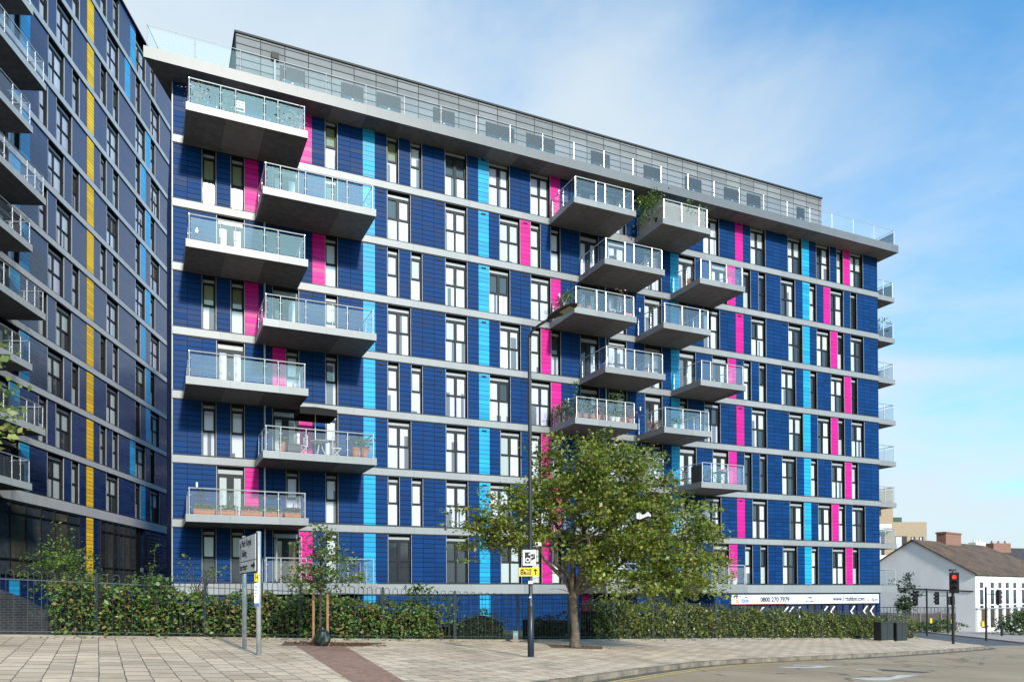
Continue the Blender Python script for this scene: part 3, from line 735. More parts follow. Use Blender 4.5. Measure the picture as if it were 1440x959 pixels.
for a, c in zip(sg[:-1], sg[1:]): b.fb(a, a+.06, .02, .09, zg0, zg1, 0)
b.fb(44.5, 44.56, .02, .09, zg0, zg1, 0); b.fb(31.75, 44.5, .025, .085, zg0+1.0, zg0+1.06, 0); b.fb(31.75, 44.5, .025, .085, zg1-.06, zg1, 0)
sw = b.build('shop_window', M['frame'], main)
b = MB()
for q, (a, c) in enumerate(zip(sg[:-1], sg[1:])): b.fb(a+.06, c, .022, .03, zg0, zg1, [0,1,0,0,2,0,1,0,0,2,1,0,0,1,0,2,0,0,1,0][q])
b.build('pane', [plain('shop_vinyl_blue', (.012,.022,.075), .15, spec=.6), M['pd'], plain('shop_vinyl_indigo', (.02,.035,.11), .2)], sw)
for s_ in (33.94, 36.0, 36.45, 37.05, 39.46, 40.1, 41.95, 43.15, 43.8):
    b = MB(); z0, z1 = -1.50-ZB, -.78-ZB; w_ = .16; m_ = (z0+z1)/2
    for (xa, za), (xb, zb_) in (((s_-.02, m_), (s_+.32, z1)), ((s_-.02, m_), (s_+.32, z0))):
        b.poly([(xa, -.094, za), (xb, -.094, zb_), (xb+w_, -.094, zb_), (xa+w_, -.094, za)])
    b.build('chevron', M['white'], sw)

# ================================================================== LEFT BUILDING
LB = -.0789; le = Vector((LB, 1, 0)).normalized(); ANG = math.atan2(le.y, le.x)
LO = Vector((-22.2504 + LB*50, 50, 0)); ZBL = -1.2; ZL1 = 5.378
def lzl(k): return ZL1 + H*(k-1)
left = thing('apartment_tower', 'tall navy blue apartment tower with one yellow stripe at the left edge', 'apartment building', (LO.x, LO.y, ZBL), ANG)
FLb = Facade(left, ZBL, -2.48, .925, -26, 20, 16.02, H, None)
odd = 'w-15 D-12 D-10 b-8 W-5 w-2 y0 W3 w8 b9 W11'; even = 'W-14 D-11 b-9 w-6 W-4 y0 w2 w4 W8 b10 w11'
LR = {k: parse(odd if k % 2 else even, 1) for k in range(1, 13)}
LR[2] = parse('W-14 D-11 b-9 w-6 W-4 y0 w2 w4 b7 W8 w11', 1); LR[3] = parse('w-15 D-12 D-10 b-8 W-5 w-2 y0 W3 w8 b10 W11', 1)
LR[12] = parse('W-14 w-6 W-4 y0 w2 w4 b7 W8 w11', 1); LR[11] = parse('w-15 b-8 W-5 w-2 y0 W3 b6 w8 W11', 1)
rowsL = {k-1: v for k, v in LR.items()}
rowsL[-1] = {8: 'O', 9: 'O', 0: 'y', -9: 'b'}
zsL = [lzl(k) for k in range(1, 13)]
b = FLb.wall(rowsL, zsL, ZBL, lzl(13)+.25, BH)
i = len(b.v); zt = lzl(13)+.25-ZBL; a, c = FLb.S(-26), 16.02
b.v += [(a,0,0),(c,0,0),(c,16,0),(a,16,0),(a,0,zt),(c,0,zt),(c,16,zt),(a,16,zt)]
b.f += [(i+1,i+2,i+6,i+5),(i+2,i+3,i+7,i+6),(i+3,i,i+4,i+7),(i+4,i+5,i+6,i+7)]; b.m += [0]*4
b.build('wall', [M['navyL'], M['frame']], left)
WL = WinSet(.925, H-2*BH)
for fl, row in rowsL.items():
    for k, t in row.items():
        z0, z1 = (lzl(fl+1)+BH, lzl(fl+2)-BH) if fl >= 0 else (ZBL+.02, lzl(1)-BH-.02)
        if t == 'b': FLb.accent(k, z0+.006, z1-.006 if fl >= 0 else .9, 'light_blue_panel', M['skyL'])
        elif t == 'y': FLb.accent(k, z0+.006, z1-.006, 'yellow_panel', M['yellow'])
        elif t in 'WwD' :
            var = None
            if fl < 4: var = random.choice({'W': [('pc','pd','pc','pc'), ('pd','pd','pd','pc'), ('pc','pc','pd','pc')], 'w': [('pc','pd'), ('pd','pd'), ('pc','pc')], 'D': [('pd','pd'), ('pc','pd')]}[t])
            WL.put(FLb, t, k, z0, var)
for k in range(1, 13):
    z = lzl(k)-ZBL; lo = .165 if k > 1 else .40; b = MB()
    b.fb(FLb.S(-26), 16.05, 0, .07, z-lo, z+.165); o = b.build('floor_band', M['bandL'], left)
    g = MB(); g.fb(FLb.S(-26), 16.03, 0, .034, z-lo-.055, z-lo-.002); g.fb(FLb.S(-26), 16.03, 0, .034, z+.167, z+.225); g.build('shadow_gap', M['gap'], o)
b = MB(); b.box(FLb.S(-26)-.1, 16.12, -.12, 16.1, lzl(13)+.25-ZBL, lzl(13)+.37-ZBL); b.build('roof_edge', M['gap'], left)
# ground floor glazing
def glazing(sa, sb, n, z0, z1, rail):
    b = MB(); w = (sb-sa)/n
    for i in range(n+1): b.fb(sa+i*w-.035, sa+i*w+.035, .01, .10, z0, z1, 0)
    for zz in (z0, rail[0], rail[1], z1-.07): b.fb(sa+.035, sb-.035, .012, .09, zz, zz+.07, 0)
    g = b.build('lobby_glazing', M['frame'], left)
    b = MB()
    for i in range(n): b.fb(sa+i*w+.035, sa+(i+1)*w-.035, .015, .025, z0+.07, z1-.07, [0,2,0,1,2,1][i % 6])
    b.build('pane', [M['pd'], plain('lobby_glass_grey', (.05,.06,.07), .04, var=.3), plain('lobby_glass_olive', (.07,.068,.05), .06, var=.4, scale=.8)], g)
glazing(-16.8, -3.42, 9, 1.15-ZBL, 4.93-ZBL, (1.95-ZBL, 4.3-ZBL))
glazing(-.62, 4.85, 6, .6-ZBL, 4.93-ZBL, (1.9-ZBL, 4.2-ZBL))
# passage through the building: the yard facade seen through it, louvre beside it
b = MB(); b.box(6.62, 6.74, .06, 3.1, 0, 6.1, 0); b.box(6.56, 6.62, .06, 3.1, 3.05, 3.35, 1); b.box(6.56, 6.62, .06, 3.1, .55, .85, 1)
yard = b.build('passage_wall', [M['navyL'], M['band']], left)
for a, c, z0, z1 in ((.25,.75,3.6,5.7),(1.55,2.2,3.6,5.7),(.5,1.5,1.0,2.9)):
    g = MB(); g.box(6.57, 6.618, a, c, z0, z1, 0); g.box(6.55, 6.568, a+.06, c-.06, z0+.06, (z0+z1)/2-.05, 1); g.box(6.55, 6.568, a+.06, c-.06, (z0+z1)/2+.05, z1-.06, 1)
    g.build('passage_window', [M['frame'], M['white']], yard)
b = MB(); b.fb(7.0, 9.2, .02, .06, 1.9-ZBL, 4.6-ZBL, 0)
for q in range(11): b.fb(7.05, 9.15, .06, .10, 1.95-ZBL+q*.24, 2.05-ZBL+q*.24, 1)
b.build('louvre', [M['gap'], plain('louvre_slat', (.10,.105,.115), .4)], left)
# balconies of the tower
def left_balcony(s0, s1, k):
    z = lzl(k)-ZBL; b = MB(); d = 1.95
    b.fb(s0, s1, 0, d, z-.165, z+.165, 0); b.m[0] = 1
    o = b.build('balcony', [M['fasciaL'], M['soffit']], left)
    r = MB(); y = -d+.09
    railing(r, (s0+.1, y), (s1-.1, y), z+.165, (0,.25,.42,.75,.87,1)); railing(r, (s1-.1, -.05), (s1-.1, y), z+.165, (.03,.5))
    r.build('railing', M['steel'], o)
    glass_panels(o, (s0+.1, y), (s1-.1, y), z+.165, (0,.25,.42,.75,.87,1)); glass_panels(o, (s1-.1, -.05), (s1-.1, y), z+.165, (.03,.5,.985))
for k in range(1, 12):
    left_balcony(-18.6, -12.45, k) if k % 2 else left_balcony(-17.3, -11.2, k)

rear = thing('added_reflection_block', 'unseen navy block added behind the long block as a dark reflection for the tower', 'apartment building', (-26.0, 80.0, -1.5), R(4))  # hidden block added so the tower's lower panels mirror something dark
b = MB(); b.box(0, 46, 0, 12, 0, 24.5); b.build('wall', M['navyL'], rear)
for k in range(8):
    b = MB(); b.box(-.05, 46.05, -.07, -.001, 2.6+k*2.9, 2.95+k*2.9); b.build('floor_band', M['band'], rear)

# ================================================================== vegetation helpers
def clump_points(lobes, n_clump, per, rad, shell=.55):
    out = []
    vol = np.array([l[3]*l[4]*l[5] for l in lobes]); cnt = rng.multinomial(n_clump, vol/vol.sum())
    cc = []
    for l, n in zip(lobes, cnt):
        d = rng.normal(size=(n,3)); d /= np.linalg.norm(d, axis=1)[:,None]
        r = rng.uniform(shell**3, 1, n)**(1/3); r *= 1+.10*rng.normal(size=n)
        cc.append(np.array(l[:3]) + d*r[:,None]*np.array(l[3:6]))
    cc = np.concatenate(cc)
    ctr = np.mean([l[:3] for l in lobes], axis=0)
    for c in cc:
        n = max(6, int(per*rng.uniform(.4, 1.5))); q = rng.normal(size=(n,3)); q[:,2] *= .42
        d = c-ctr; d[2] *= .35; d /= np.linalg.norm(d)+1e-6; d += rng.normal(size=3)*.35; t = rng.uniform(-1, 1.25, n)
        q = q*.75 + d*t[:,None]*1.5; q[:,2] -= .35*np.maximum(t, 0)**2
        out.append(c + q*rad*rng.uniform(.6, 1.3))
    return cc, np.concatenate(out)
def branch(b, p0, p1, r0, r1, n=6, wob=.1, seg=5):
    p0, p1 = Vector(p0), Vector(p1); L_ = (p1-p0).length; P = []
    for i in range(seg+1):
        t = i/seg; w = wob*L_*math.sin(math.pi*t)
        P.append(p0.lerp(p1, t) + Vector((random.gauss(0,w*.4), random.gauss(0,w*.4), w*.8 + random.gauss(0,w*.2))))
    b.tube(P, [r0+(r1-r0)*i/seg for i in range(seg+1)], n)
    return P
# ---- the big street tree
tx, ty = 2.11, 26.33; tz = gz(tx, ty)
tree = thing('street_tree', 'large spreading street tree with yellow green leaves and a leaning grey trunk on the pavement', 'tree', (tx, ty, tz))
lobes = [(3.0,26.3,3.5,2.5,2.3,1.8),(.3,26.0,2.75,1.7,1.7,1.2),(5.3,26.5,2.1,1.8,1.9,1.5),(4.2,25.8,1.1,2.0,1.7,1.0),(-.9,26.2,2.15,.95,1.1,.6),(5.7,26.3,.55,1.15,1.3,.65),(1.7,26,4.2,1.25,1.2,1.1),(3.4,26.4,4.75,1.0,1.0,.85),(.2,26.0,1.9,1.2,1.2,.5),(3.4,25.8,2.2,1.6,1.7,1.2),(6.6,26.4,1.4,.75,.9,.5),(-1.3,26.0,1.55,.5,.6,.4),(4.7,25.6,.35,1.7,1.3,.55),(2.75,25.35,.95,1.05,.75,.75),(1.5,25.6,1.5,.9,.7,.5),(5.2,25.8,-.1,.9,.9,.4),(6.9,26.2,.75,.6,.7,.6)]
cc, P = clump_points(lobes, 600, 84, .23, .35)
b = MB(); lo = Vector((tx, ty, tz))
trunk_top = Vector((2.05, 26.33, -.05))
b.tube([Vector((tx,ty,tz-.1))-lo, Vector((tx,ty,tz+.12))-lo, Vector((tx+.02,ty,tz+.5))-lo, Vector((2.10,ty,-.85))-lo, Vector((2.06,ty,-.35))-lo, trunk_top-lo, Vector((2.1,26.3,.2))-lo], [.25,.175,.138,.128,.136,.15,.09], 12)
limbs = [((.75,26.2,2.6),.10),((2.3,26.4,3.6),.11),((4.2,26.2,2.2),.10),((5.6,26.4,1.5),.08),((1.4,26.9,3.2),.10),((3.2,25.3,2.6),.10),((4.9,25.6,.7),.08),((.2,25.6,2.0),.07),((3.4,26.6,4.3),.09)]
ends = []
for e, r in limbs:
    Pn = branch(b, trunk_top - lo, Vector(e) - lo, r, .035, 7, .16, 7); ends += [(p, max(.02, r*.5*(1-i/9))) for i, p in enumerate(Pn[2:])]
for c in cc[rng.permutation(len(cc))[:260]]:
    c = Vector(c) - lo; e, r = min(ends, key=lambda q: (q[0]-c).length)
    if (e-c).length < 2.6: branch(b, e, c, min(r,.028), .006, 4, .10, 3)
# bare low twigs at the left of the trunk
for e in ((1.1,25.9,.75),(.85,25.9,1.1),(1.25,26.0,.2),(.7,26.0,.55)): branch(b, Vector((1.7,26.2,.75))-lo if e[2]>.4 else Vector((1.95,26.2,.1))-lo, Vector(e)-lo, .022, .006, 4, .1, 4)
b.build('trunk', M['bark'], tree, smooth=True)
link('crown', leaves_mesh('crown', P - np.array(lo), .115, M['leaf_tree'], .5, .58), tree)
# white rag caught in the crown
b = MB(); rp = Vector((3.9, 24.3, 2.55))
for i in range(5):
    a = i*.09; b.poly([rp+Vector((a,0,.06*math.sin(i*2))), rp+Vector((a+.09,.03,.06*math.sin(i*2+2))), rp+Vector((a+.10,.02,-.13-.05*math.cos(i))), rp+Vector((a,.0,-.13-.05*math.cos(i-1)))])
tag(b.build('plastic_bag', plain('grubby_white_film', (.55,.55,.53), .5)), 'torn white plastic bag caught in the crown of the large street tree', 'bag')
# ---- staked sapling
sx_, sy_ = -5.40, 21.9; sz_ = gz(sx_, sy_)
sap = thing('sapling', 'young tree with a thin stem held between two wooden stakes by the hedge', 'tree', (sx_, sy_, sz_))
lo = Vector((sx_, sy_, sz_))
lob = [(-5.25,21.8,1.0,.75,.75,.85),(-5.5,21.8,.5,.65,.7,.45),(-4.85,21.8,.85,.6,.6,.6),(-5.45,21.8,1.8,.22,.25,.5),(-5.85,21.8,.35,.5,.5,.3),(-4.7,21.8,.55,.45,.5,.3)]
cc, P = clump_points(lob, 120, 26, .14, .3)
b = MB(); b.tube([(0,0,-.05),(.01,0,1.0),(.05,0,2.2),(.0,0,3.2)], [.035,.03,.022,.008], 6)
for c in cc[:60]:
    c = Vector(c)-lo; branch(b, (.03,0,min(max(1.2,c.z-.45),3.0)), c, .011, .004, 4, .1, 3)
b.build('trunk', M['twig'], sap); link('crown', leaves_mesh('crown', P-np.array(lo), .085, M['leaf_sap'], .3, .6), sap)
for dx, dy, ht in ((-.2,.05,1.45),(.22,-.05,1.42)):
    b = MB(); b.tube([(0,0,-.1),(0,0,ht),(0,0,ht+.03)], [.04,.04,.03], 8)
    o = b.build('tree_stake', M['wood'], None, (sx_+dx, sy_+dy, gz(sx_+dx, sy_+dy)))
    tag(o, 'wooden stake on the %s side of the staked young tree' % ('left' if dx < 0 else 'right'), 'stake', 'wooden stakes of the young tree')
b = MB(); prof = [(.05,0),(.17,.02),(.21,.12),(.20,.25),(.15,.38),(.09,.46),(.05,.5)]
b.lathe(prof, (0,0,0), 18)
for i, v in enumerate(b.v): b.v[i] = (v[0]*(1+random.uniform(-.2,.2)), v[1]*(1+random.uniform(-.2,.2)), v[2]+random.uniform(-.015,.02) if v[2] > .01 else v[2])
tag(b.build('watering_bag', plain('dark_green_plastic', (.014,.022,.018), .28, var=.2), None, (sx_+.10, sy_-.16, gz(sx_, sy_)+.01)), 'crumpled dark green plastic bag around the foot of the young tree', 'bag')

# ---- hedges behind the fence
def interp(t):
    t = max(0, min(len(FL)-1.001, t)); i = int(t); f = t-i; a, c = FL[i], FL[i+1]; return (a[0]+(c[0]-a[0])*f, a[1]+(c[1]-a[1])*f)
def fence_at_x(x):
    for a, c in zip(FL[:-1], FL[1:]):
        if a[0] <= x <= c[0]: f = (x-a[0])/(c[0]-a[0]); return a[1]+(c[1]-a[1])*f
    return FL[-1][1]
def hedge(name, label, x0, x1, hfun, depth, dens, mat, size=.085, cat='hedge', set_back=.04, protr=.22):
    slope = (fence_at_x(x1)-fence_at_x(x0))/(x1-x0); ln = math.hypot(x1-x0, slope*(x1-x0))
    n = int(ln*1.9*dens); pts = []
    nx, ny = -slope/math.hypot(1,slope), 1/math.hypot(1,slope)
    while len(pts) < n:
        x = random.uniform(x0, x1); h = hfun(x) * (1 + .08*math.sin(x*3.1) + .06*math.sin(x*7.7+1))
        if random.random() < .62:   # front face
            d = set_back + abs(random.gauss(0,.10)) - protr*random.random(); z = h*(random.random()**.85)
        else:
            d = set_back + random.random()*depth; z = h + random.gauss(0,.06) - .25*(d/depth)**6
        # lumpy
        d += .07*math.sin(x*5.3+z*4) + .05*math.sin(x*11+z*9)
        px, py = x+nx*d, fence_at_x(x)+ny*d
        pts.append((px, py, gz(px, py)+z+.03))
    cx = (x0+x1)/2; base = Vector((cx, fence_at_x(cx)+.5, gz(cx, fence_at_x(cx))))
    t = thing(name, label, cat, base)
    link('foliage', leaves_mesh('foliage', np.array(pts)-np.array(base), size, mat, .25, .62), t)
    # dark core boxes added to block light, inner shade put into their colour
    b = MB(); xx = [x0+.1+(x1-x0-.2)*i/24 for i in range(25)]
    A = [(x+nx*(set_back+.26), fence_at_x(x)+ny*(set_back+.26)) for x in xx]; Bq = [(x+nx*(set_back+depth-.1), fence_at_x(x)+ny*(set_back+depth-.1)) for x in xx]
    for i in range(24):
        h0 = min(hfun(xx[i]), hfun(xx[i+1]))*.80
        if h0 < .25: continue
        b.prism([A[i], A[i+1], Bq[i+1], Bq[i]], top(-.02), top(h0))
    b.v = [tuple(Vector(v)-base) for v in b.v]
    b.build('shade_core', plain('hedge_shade_core', (.006,.010,.004), 1), t)
    return t
def h1(x):  # left hedge
    return 1.22 + (.18 if -12 < x < -10.4 else 0) - (.1 if x > -4 else 0)
hedge('hedge', 'long clipped hedge with reddish brown leaves behind the fence beside the direction sign', -12.25, -2.35, h1, .9, 470, M['leaf_hedge'], .10)
hedge('hedge', 'sunlit clipped hedge below the white shop sign, right of the large tree', 3.3, 24.6, lambda x: 1.50-.008*x, .9, 420, leaf_mat('hedge_leaves_olive', [(.04,.075,.012),(.08,.13,.022),(.14,.19,.03),(.21,.24,.05),(.17,.13,.03),(.09,.15,.03)], .15), .115)
hedge('hedge', 'short end of hedge right of the two dark cabinets', 25.6, 28.1, lambda x: 1.35, .8, 200, M['leaf_hedge'], .10)
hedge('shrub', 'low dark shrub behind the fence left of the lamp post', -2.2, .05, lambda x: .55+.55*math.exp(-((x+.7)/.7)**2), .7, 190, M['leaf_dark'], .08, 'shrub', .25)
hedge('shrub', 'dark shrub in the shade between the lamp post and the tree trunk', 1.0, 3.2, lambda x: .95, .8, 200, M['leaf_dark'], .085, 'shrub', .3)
# ivy standing up through the fence
def ivy(label, x, w, h0, h1_, n=260):
    pts = []
    for _ in range(n):
        q = random.gauss(0, w*.5); z = random.uniform(h0, h1_ - abs(q)*.25); y = fence_at_x(x+q)
        pts.append((x+q, y+random.gauss(.05,.08), gz(x+q, y)+z))
    base = Vector((x, fence_at_x(x), gz(x, fence_at_x(x))))
    t = thing('ivy', label, 'climbing plant', base)
    link('foliage', leaves_mesh('foliage', np.array(pts)-np.array(base), .10, M['leaf_ivy'], .2, .85), t)
    b = MB()
    for i in range(4): branch(b, (random.gauss(0,.1),.05,0), (random.gauss(0,w*.4),.05,h1_*.9), .012, .005, 4, .05, 5)
    b.build('stem', M['twig'], t)
ivy('bright green ivy climbing over the fence near the left end', -10.05, .42, .95, 1.75, 330)
ivy('ivy mound on the fence left of the gap in the hedge', -3.1, .5, .7, 1.95, 420)
ivy('ivy hanging on the fence posts left of the low shrub', -2.2, .35, .5, 1.6, 200)
# ---- shrubs and small trees between fence and tower
def small_tree(name, label, x, y, lob, n, per, rad, size, mat, cat='shrub', stem_h=1.0, up=.4):
    z = gz(x, y); base = Vector((x, y, z)); t = thing(name, label, cat, base)
    lob = [(x+a, y+b_, z+c, d, e, f) for a, b_, c, d, e, f in lob]
    cc, P = clump_points(lob, n, per, rad, .3)
    link('crown', leaves_mesh('crown', P-np.array(base), size, mat, up, .55), t)
    b = MB(); b.tube([(0,0,-.05),(.02,0,stem_h*.6),(0,.02,stem_h)], [.05,.04,.03], 6)
    for c in cc[::3]: branch(b, (0,0,stem_h*random.uniform(.6,1)), Vector(c)-base, .015, .004, 4, .1, 3)
    b.build('trunk', M['twig'], t); return t
small_tree('garden_tree', 'bright layered small tree in front of the tower glazing at left', -13.55, 23.6, [(-.05,0,2.55,.55,.6,.5),(.1,0,2.1,1.0,.8,.35),(-.3,0,1.75,1.0,.8,.3),(.3,0,1.5,1.0,.8,.3),(0,0,1.2,.9,.7,.25)], 150, 22, .16, .085, M['leaf_bright'], 'tree', 1.4, .8)
small_tree('garden_tree', 'thin sparse small tree right of the yellow stripe behind the fence', -11.5, 24.6, [(.1,0,2.3,.2,.3,.6),(-.1,0,1.5,.7,.6,.35),(.5,0,1.7,.35,.4,.2)], 46, 14, .12, .08, M['leaf_sap'], 'tree', 1.5, .5)
small_tree('garden_tree', 'sparse small tree with open twigs beside the corner of the long block', -10.4, 25.8, [(0,0,2.1,.6,.5,.5),(.5,0,1.9,.4,.4,.3),(-.3,0,1.3,.6,.5,.3)], 30, 12, .12, .08, M['leaf_sap'], 'tree', 1.5, .5)
small_tree('shrub', 'glossy broadleaf shrub behind the fence post at the left end', -12.0, 21.9, [(0,0,.85,.85,.5,.65),(-.55,0,.8,.4,.4,.4)], 120, 20, .14, .10, leaf_mat('glossy_shrub', [(.02,.06,.025),(.04,.09,.035),(.08,.14,.06),(.03,.07,.02)], .1), 'shrub', .4)
# tree out of frame at left whose twigs reach in
bt = thing('roadside_tree', 'leafy branch tips of a tree reaching in from the left edge', 'tree', (-13.2, 15.5, gz(-13.2,15.5)))
base = Vector(bt.location); b = MB(); b.tube([(0,0,-.1),(.05,0,2.2),(.2,.1,5.2),(.3,.1,8)], [.2,.16,.1,.03], 8); P = []
tips = [(-11.15,16.2,5.95),(-10.75,16.2,5.4),(-10.62,16.2,5.05),(-10.5,16.3,4.35),(-10.45,16.2,3.85),(-10.35,16.2,3.5),(-10.9,16.3,3.9),(-10.8,16.2,4.0),(-11.1,16.1,3.6),(-10.75,16.2,3.35)]
for t in tips:
    st = (.2,.1,random.uniform(3.2,5.2)); branch(b, st, Vector(t)-base, .03, .006, 5, .08, 6)
    for _ in range(34): P.append(Vector(t)-base+Vector((random.gauss(-.12,.19), random.gauss(0,.15), random.gauss(0,.11))))
for _ in range(900):
    a = random.uniform(0, 6.28); r = random.random()**.5*1.1; P.append(Vector((-.55+r*math.cos(a), r*math.sin(a), random.uniform(4, 8.2))))
b.build('trunk', M['bark'], bt); link('crown', leaves_mesh('crown', np.array(P), .14, leaf_mat('roadside_leaves', [(.10,.19,.03),(.18,.28,.05),(.3,.36,.09),(.42,.40,.15),(.09,.16,.03)], .35), .5, .62), bt)
# tree between the block and the white house
small_tree('garden_tree', 'dark leaved small tree in front of the white gable', 37.8, 74.0, [(-.3,0,4.4,.35,.5,1.5),(.5,0,3.6,.4,.5,.7),(-.5,0,2.6,.8,.7,.8),(-1.6,0,4.6,.5,.5,.7)], 70, 16, .2, .26, M['leaf_dark'], 'tree', 2.4, .4)
small_tree('shrub', 'green bush at the right edge in front of the white house', 48.6, 76.0, [(.6,0,1.2,1.9,1.5,1.2),(1.6,0,1.8,1.4,1.2,1.0)], 130, 26, .3, .22, M['leaf_pot'], 'shrub', .6)
small_tree('shrub', 'low green bushes at the foot of the wooden fence', 43.2, 79.5, [(0,0,.6,2.6,.9,.6),(-2.6,.8,.6,1.6,.8,.6)], 110, 24, .25, .2, M['leaf_ivy'], 'shrub', .3)

# ================================================================== railings fence
fence = thing('hoop_top_fence', 'dark metal hoop top fence running along the back of the pavement', 'fence', (FL[0][0]+24, 18.3, gz(-16,18.3)))
fbase = Vector(fence.location)
FR = resample(FL[1:], .05); acc = 0; step = 2.75; posts = [FR[0]]
for a, c in zip(FR[:-1], FR[1:]):
    acc += math.dist(a, c)
    if acc >= step: posts.append(c); acc = 0
FH = 1.72
for p in posts:
    b = MB(); z = gz(*p); b.box(p[0]-.035, p[0]+.035, p[1]-.035, p[1]+.035, z-.1, z+FH+.02); b.v = [tuple(Vector(v)-fbase) for v in b.v]
    b.build('post', M['fence'], fence)
for a, c in zip(posts[:-1], posts[1:]):
    A, Cc = Vector(a), Vector(c); d = Cc-A; ln = d.length; u = d/ln; b = MB()
    n = max(1, int(ln/.285)); w = ln/n
    pt = lambda t, z: Vector((*(A+u*t), gz(*(A+u*t))+z))
    b.tube([pt(.03,FH-.24), pt(ln-.03,FH-.24)], .016, 4); b.tube([pt(.03,.14), pt(ln-.03,.14)], .016, 4)
    for i in range(n):
        t0 = i*w + w*.22; t1 = i*w + w*.78; r = (t1-t0)/2; m_ = (t0+t1)/2
        P = [pt(t0,.06), pt(t0,FH-r)] + [pt(m_-r*math.cos(q), FH-r+r*math.sin(q)) for q in (math.pi*.2,math.pi*.4,math.pi*.6,math.pi*.8)] + [pt(t1,FH-r), pt(t1,.06)]
        b.tube(P, .0105, 4, cap=False)
    b.v = [tuple(Vector(v)-fbase) for v in b.v]
    b.build('railing_panel', M['fence'], fence)
# dark brick ramp wall behind the fence, far left
b = MB(); x0, x1 = -16.5, -13.0
P = [(x0, -.1), (x1, -.1), (x1, .12), (-14.2, .92), (x0, 1.75)]
yb = 22.6; zz = gz(-13.5, yb)
q = [(x, yb, zz+z) for x, z in P]; qb = [(x, yb+.33, zz+z) for x, z in P]
b.poly(q); b.poly(list(reversed(qb)))
for i in range(5): j = (i+1) % 5; b.poly([q[j], q[i], qb[i], qb[j]])
tag(b.build('brick_wall', M['brick_dark']), 'low dark brick wall with a sloping top behind the fence at the left edge', 'wall')

# ================================================================== street furniture
# lamp post
lx, ly = .50, 21.0; lz = gz(lx, ly)
lamp = thing('street_lamp', 'tall black street lamp post on the pavement left of the large tree', 'street lamp', (lx, ly, lz))
b = MB(); b.lathe([(.10,-.1),(.092,0),(.088,.0),(.085,1.36),(.088,1.40),(.055,1.46),(.053,3.2),(.047,8.55),(.047,8.72)], (0,0,0), 14)
b.build('post', M['lamp'], lamp, smooth=True)
b = MB(); b.lathe([(.17,0.0),(.17,.012),(.11,.02)], (0,0,0), 16); b.build('base_plate', M['concrete'], lamp)
b = MB(); b.tube([(0,0,8.55),(.05,-.03,8.78),(.25,-.20,8.90),(.55,-.45,9.0)], .035, 8); b.build('arm', M['lamp'], lamp, smooth=True)
hd = Vector((.77,-.60,.0)).normalized(); up = Vector((0,0,1)); sd = hd.cross(up)
b = MB(); secs = [(0,.05,.05),(.12,.11,.07),(.35,.17,.085),(.60,.18,.075),(.80,.15,.05),(.88,.07,.03)]; base = Vector((.50,-.41,9.0)); rings = []
for t, w, h in secs:
    c = base + hd*t + up*(.22*t); rings.append([tuple(c+sd*w*x+up*h*z) for x, z in ((-1,0),(-.8,.7),(0,1),(.8,.7),(1,0),(.85,-.35),(0,-.45),(-.85,-.35))])
for r_ in rings: b.v += r_
for k in range(len(rings)-1):
    for j in range(8): j2 = (j+1) % 8; b.f.append((k*8+j, k*8+j2, k*8+8+j2, k*8+8+j)); b.m.append(0)
b.f += [tuple(reversed(range(8))), tuple(range(40,48))]; b.m += [0,0]
lh = b.build('lamp_head', M['black'], lamp)
b = MB(); c0 = base+hd*.42+up*(.22*.42-.04); c1 = base+hd*.76+up*(.22*.76-.028)
b.poly([c0-sd*.12, c1-sd*.11, c1+sd*.11, c0+sd*.12]); b.v = [tuple(Vector(v)-up*.006) for v in b.v]; b.build('lens', plain('lamp_lens', (.30,.30,.20), .2), lh)
b = MB(); b.box(-.06,.06,-.13,-.05,1.98,2.06,0); b.lathe([(.058,2.0),(.058,2.06)], (0,0,0), 12, 0); b.box(-.04,.02,-.10,-.05,1.6,1.64,0); b.build('sticker', M['white'], lamp)
# signs on the lamp post
def plate(root, name, x0, x1, z0, z1, y, mat, rim=None, depth=.02):
    b = MB(); b.box(x0, x1, y-depth, y, z0, z1, 0)
    return b.build(name, mat, root)
zc = 2.68
cs = thing('camera_sign', 'square white speed camera sign high on the street lamp post', 'sign', (lx-.03, ly-.075, lz+zc))
plate(cs, 'plate', -.19, .19, -.22, .22, 0, M['black']); plate(cs, 'face', -.178, .178, -.208, .208, -.021, M['white'], depth=.006)
b = MB(); b.box(-.12, .03, -.034, -.028, -.15, .15, 0)
b.box(.045,.10,-.034,-.028,.03,.10,0); b.poly([(.05,-.030,-.09),(.13,-.030,-.03),(.13,-.030,.02),(.05,-.030,.0)],0); b.box(.11,.15,-.034,-.028,-.04,.10,0)
sy = b.build('camera_symbol', M['black'], cs)
b = MB()
def disc(b, cx, cz, r, y, m=0, n=20): b.poly([(cx+r*math.cos(2*math.pi*i/n), y, cz+r*math.sin(2*math.pi*i/n)) for i in range(n)], m)
disc(b, -.045, -.06, .062, -.0365, 0); disc(b, -.045, -.06, .036, -.039, 1); disc(b, .0, .09, .024, -.0365, 0)
b.build('camera_lens', [M['white'], M['black']], sy)
ys = thing('direction_sign', 'small yellow event sign with an up arrow below the camera sign', 'sign', (lx-.04, ly-.07, lz+2.30))
plate(ys, 'plate', -.27, .27, -.115, .115, 0, M['yl'])
text_obj('lettering', 'THE', .10, M['black'], ys, Matrix.Translation((-.02,-.022,.045)) @ Matrix.Rotation(R(90),4,'X'), 'CENTER', 1, .001, .003)
text_obj('lettering', 'RISE', .10, M['black'], ys, Matrix.Translation((-.02,-.022,-.045)) @ Matrix.Rotation(R(90),4,'X'), 'CENTER', 1, .001, .003)
b = MB(); b.box(.155,.185,-.026,-.021,-.08,.03); b.poly([(.10,-.024,.02),(.24,-.024,.02),(.17,-.024,.09)])
b.build('arrow', M['black'], ys)
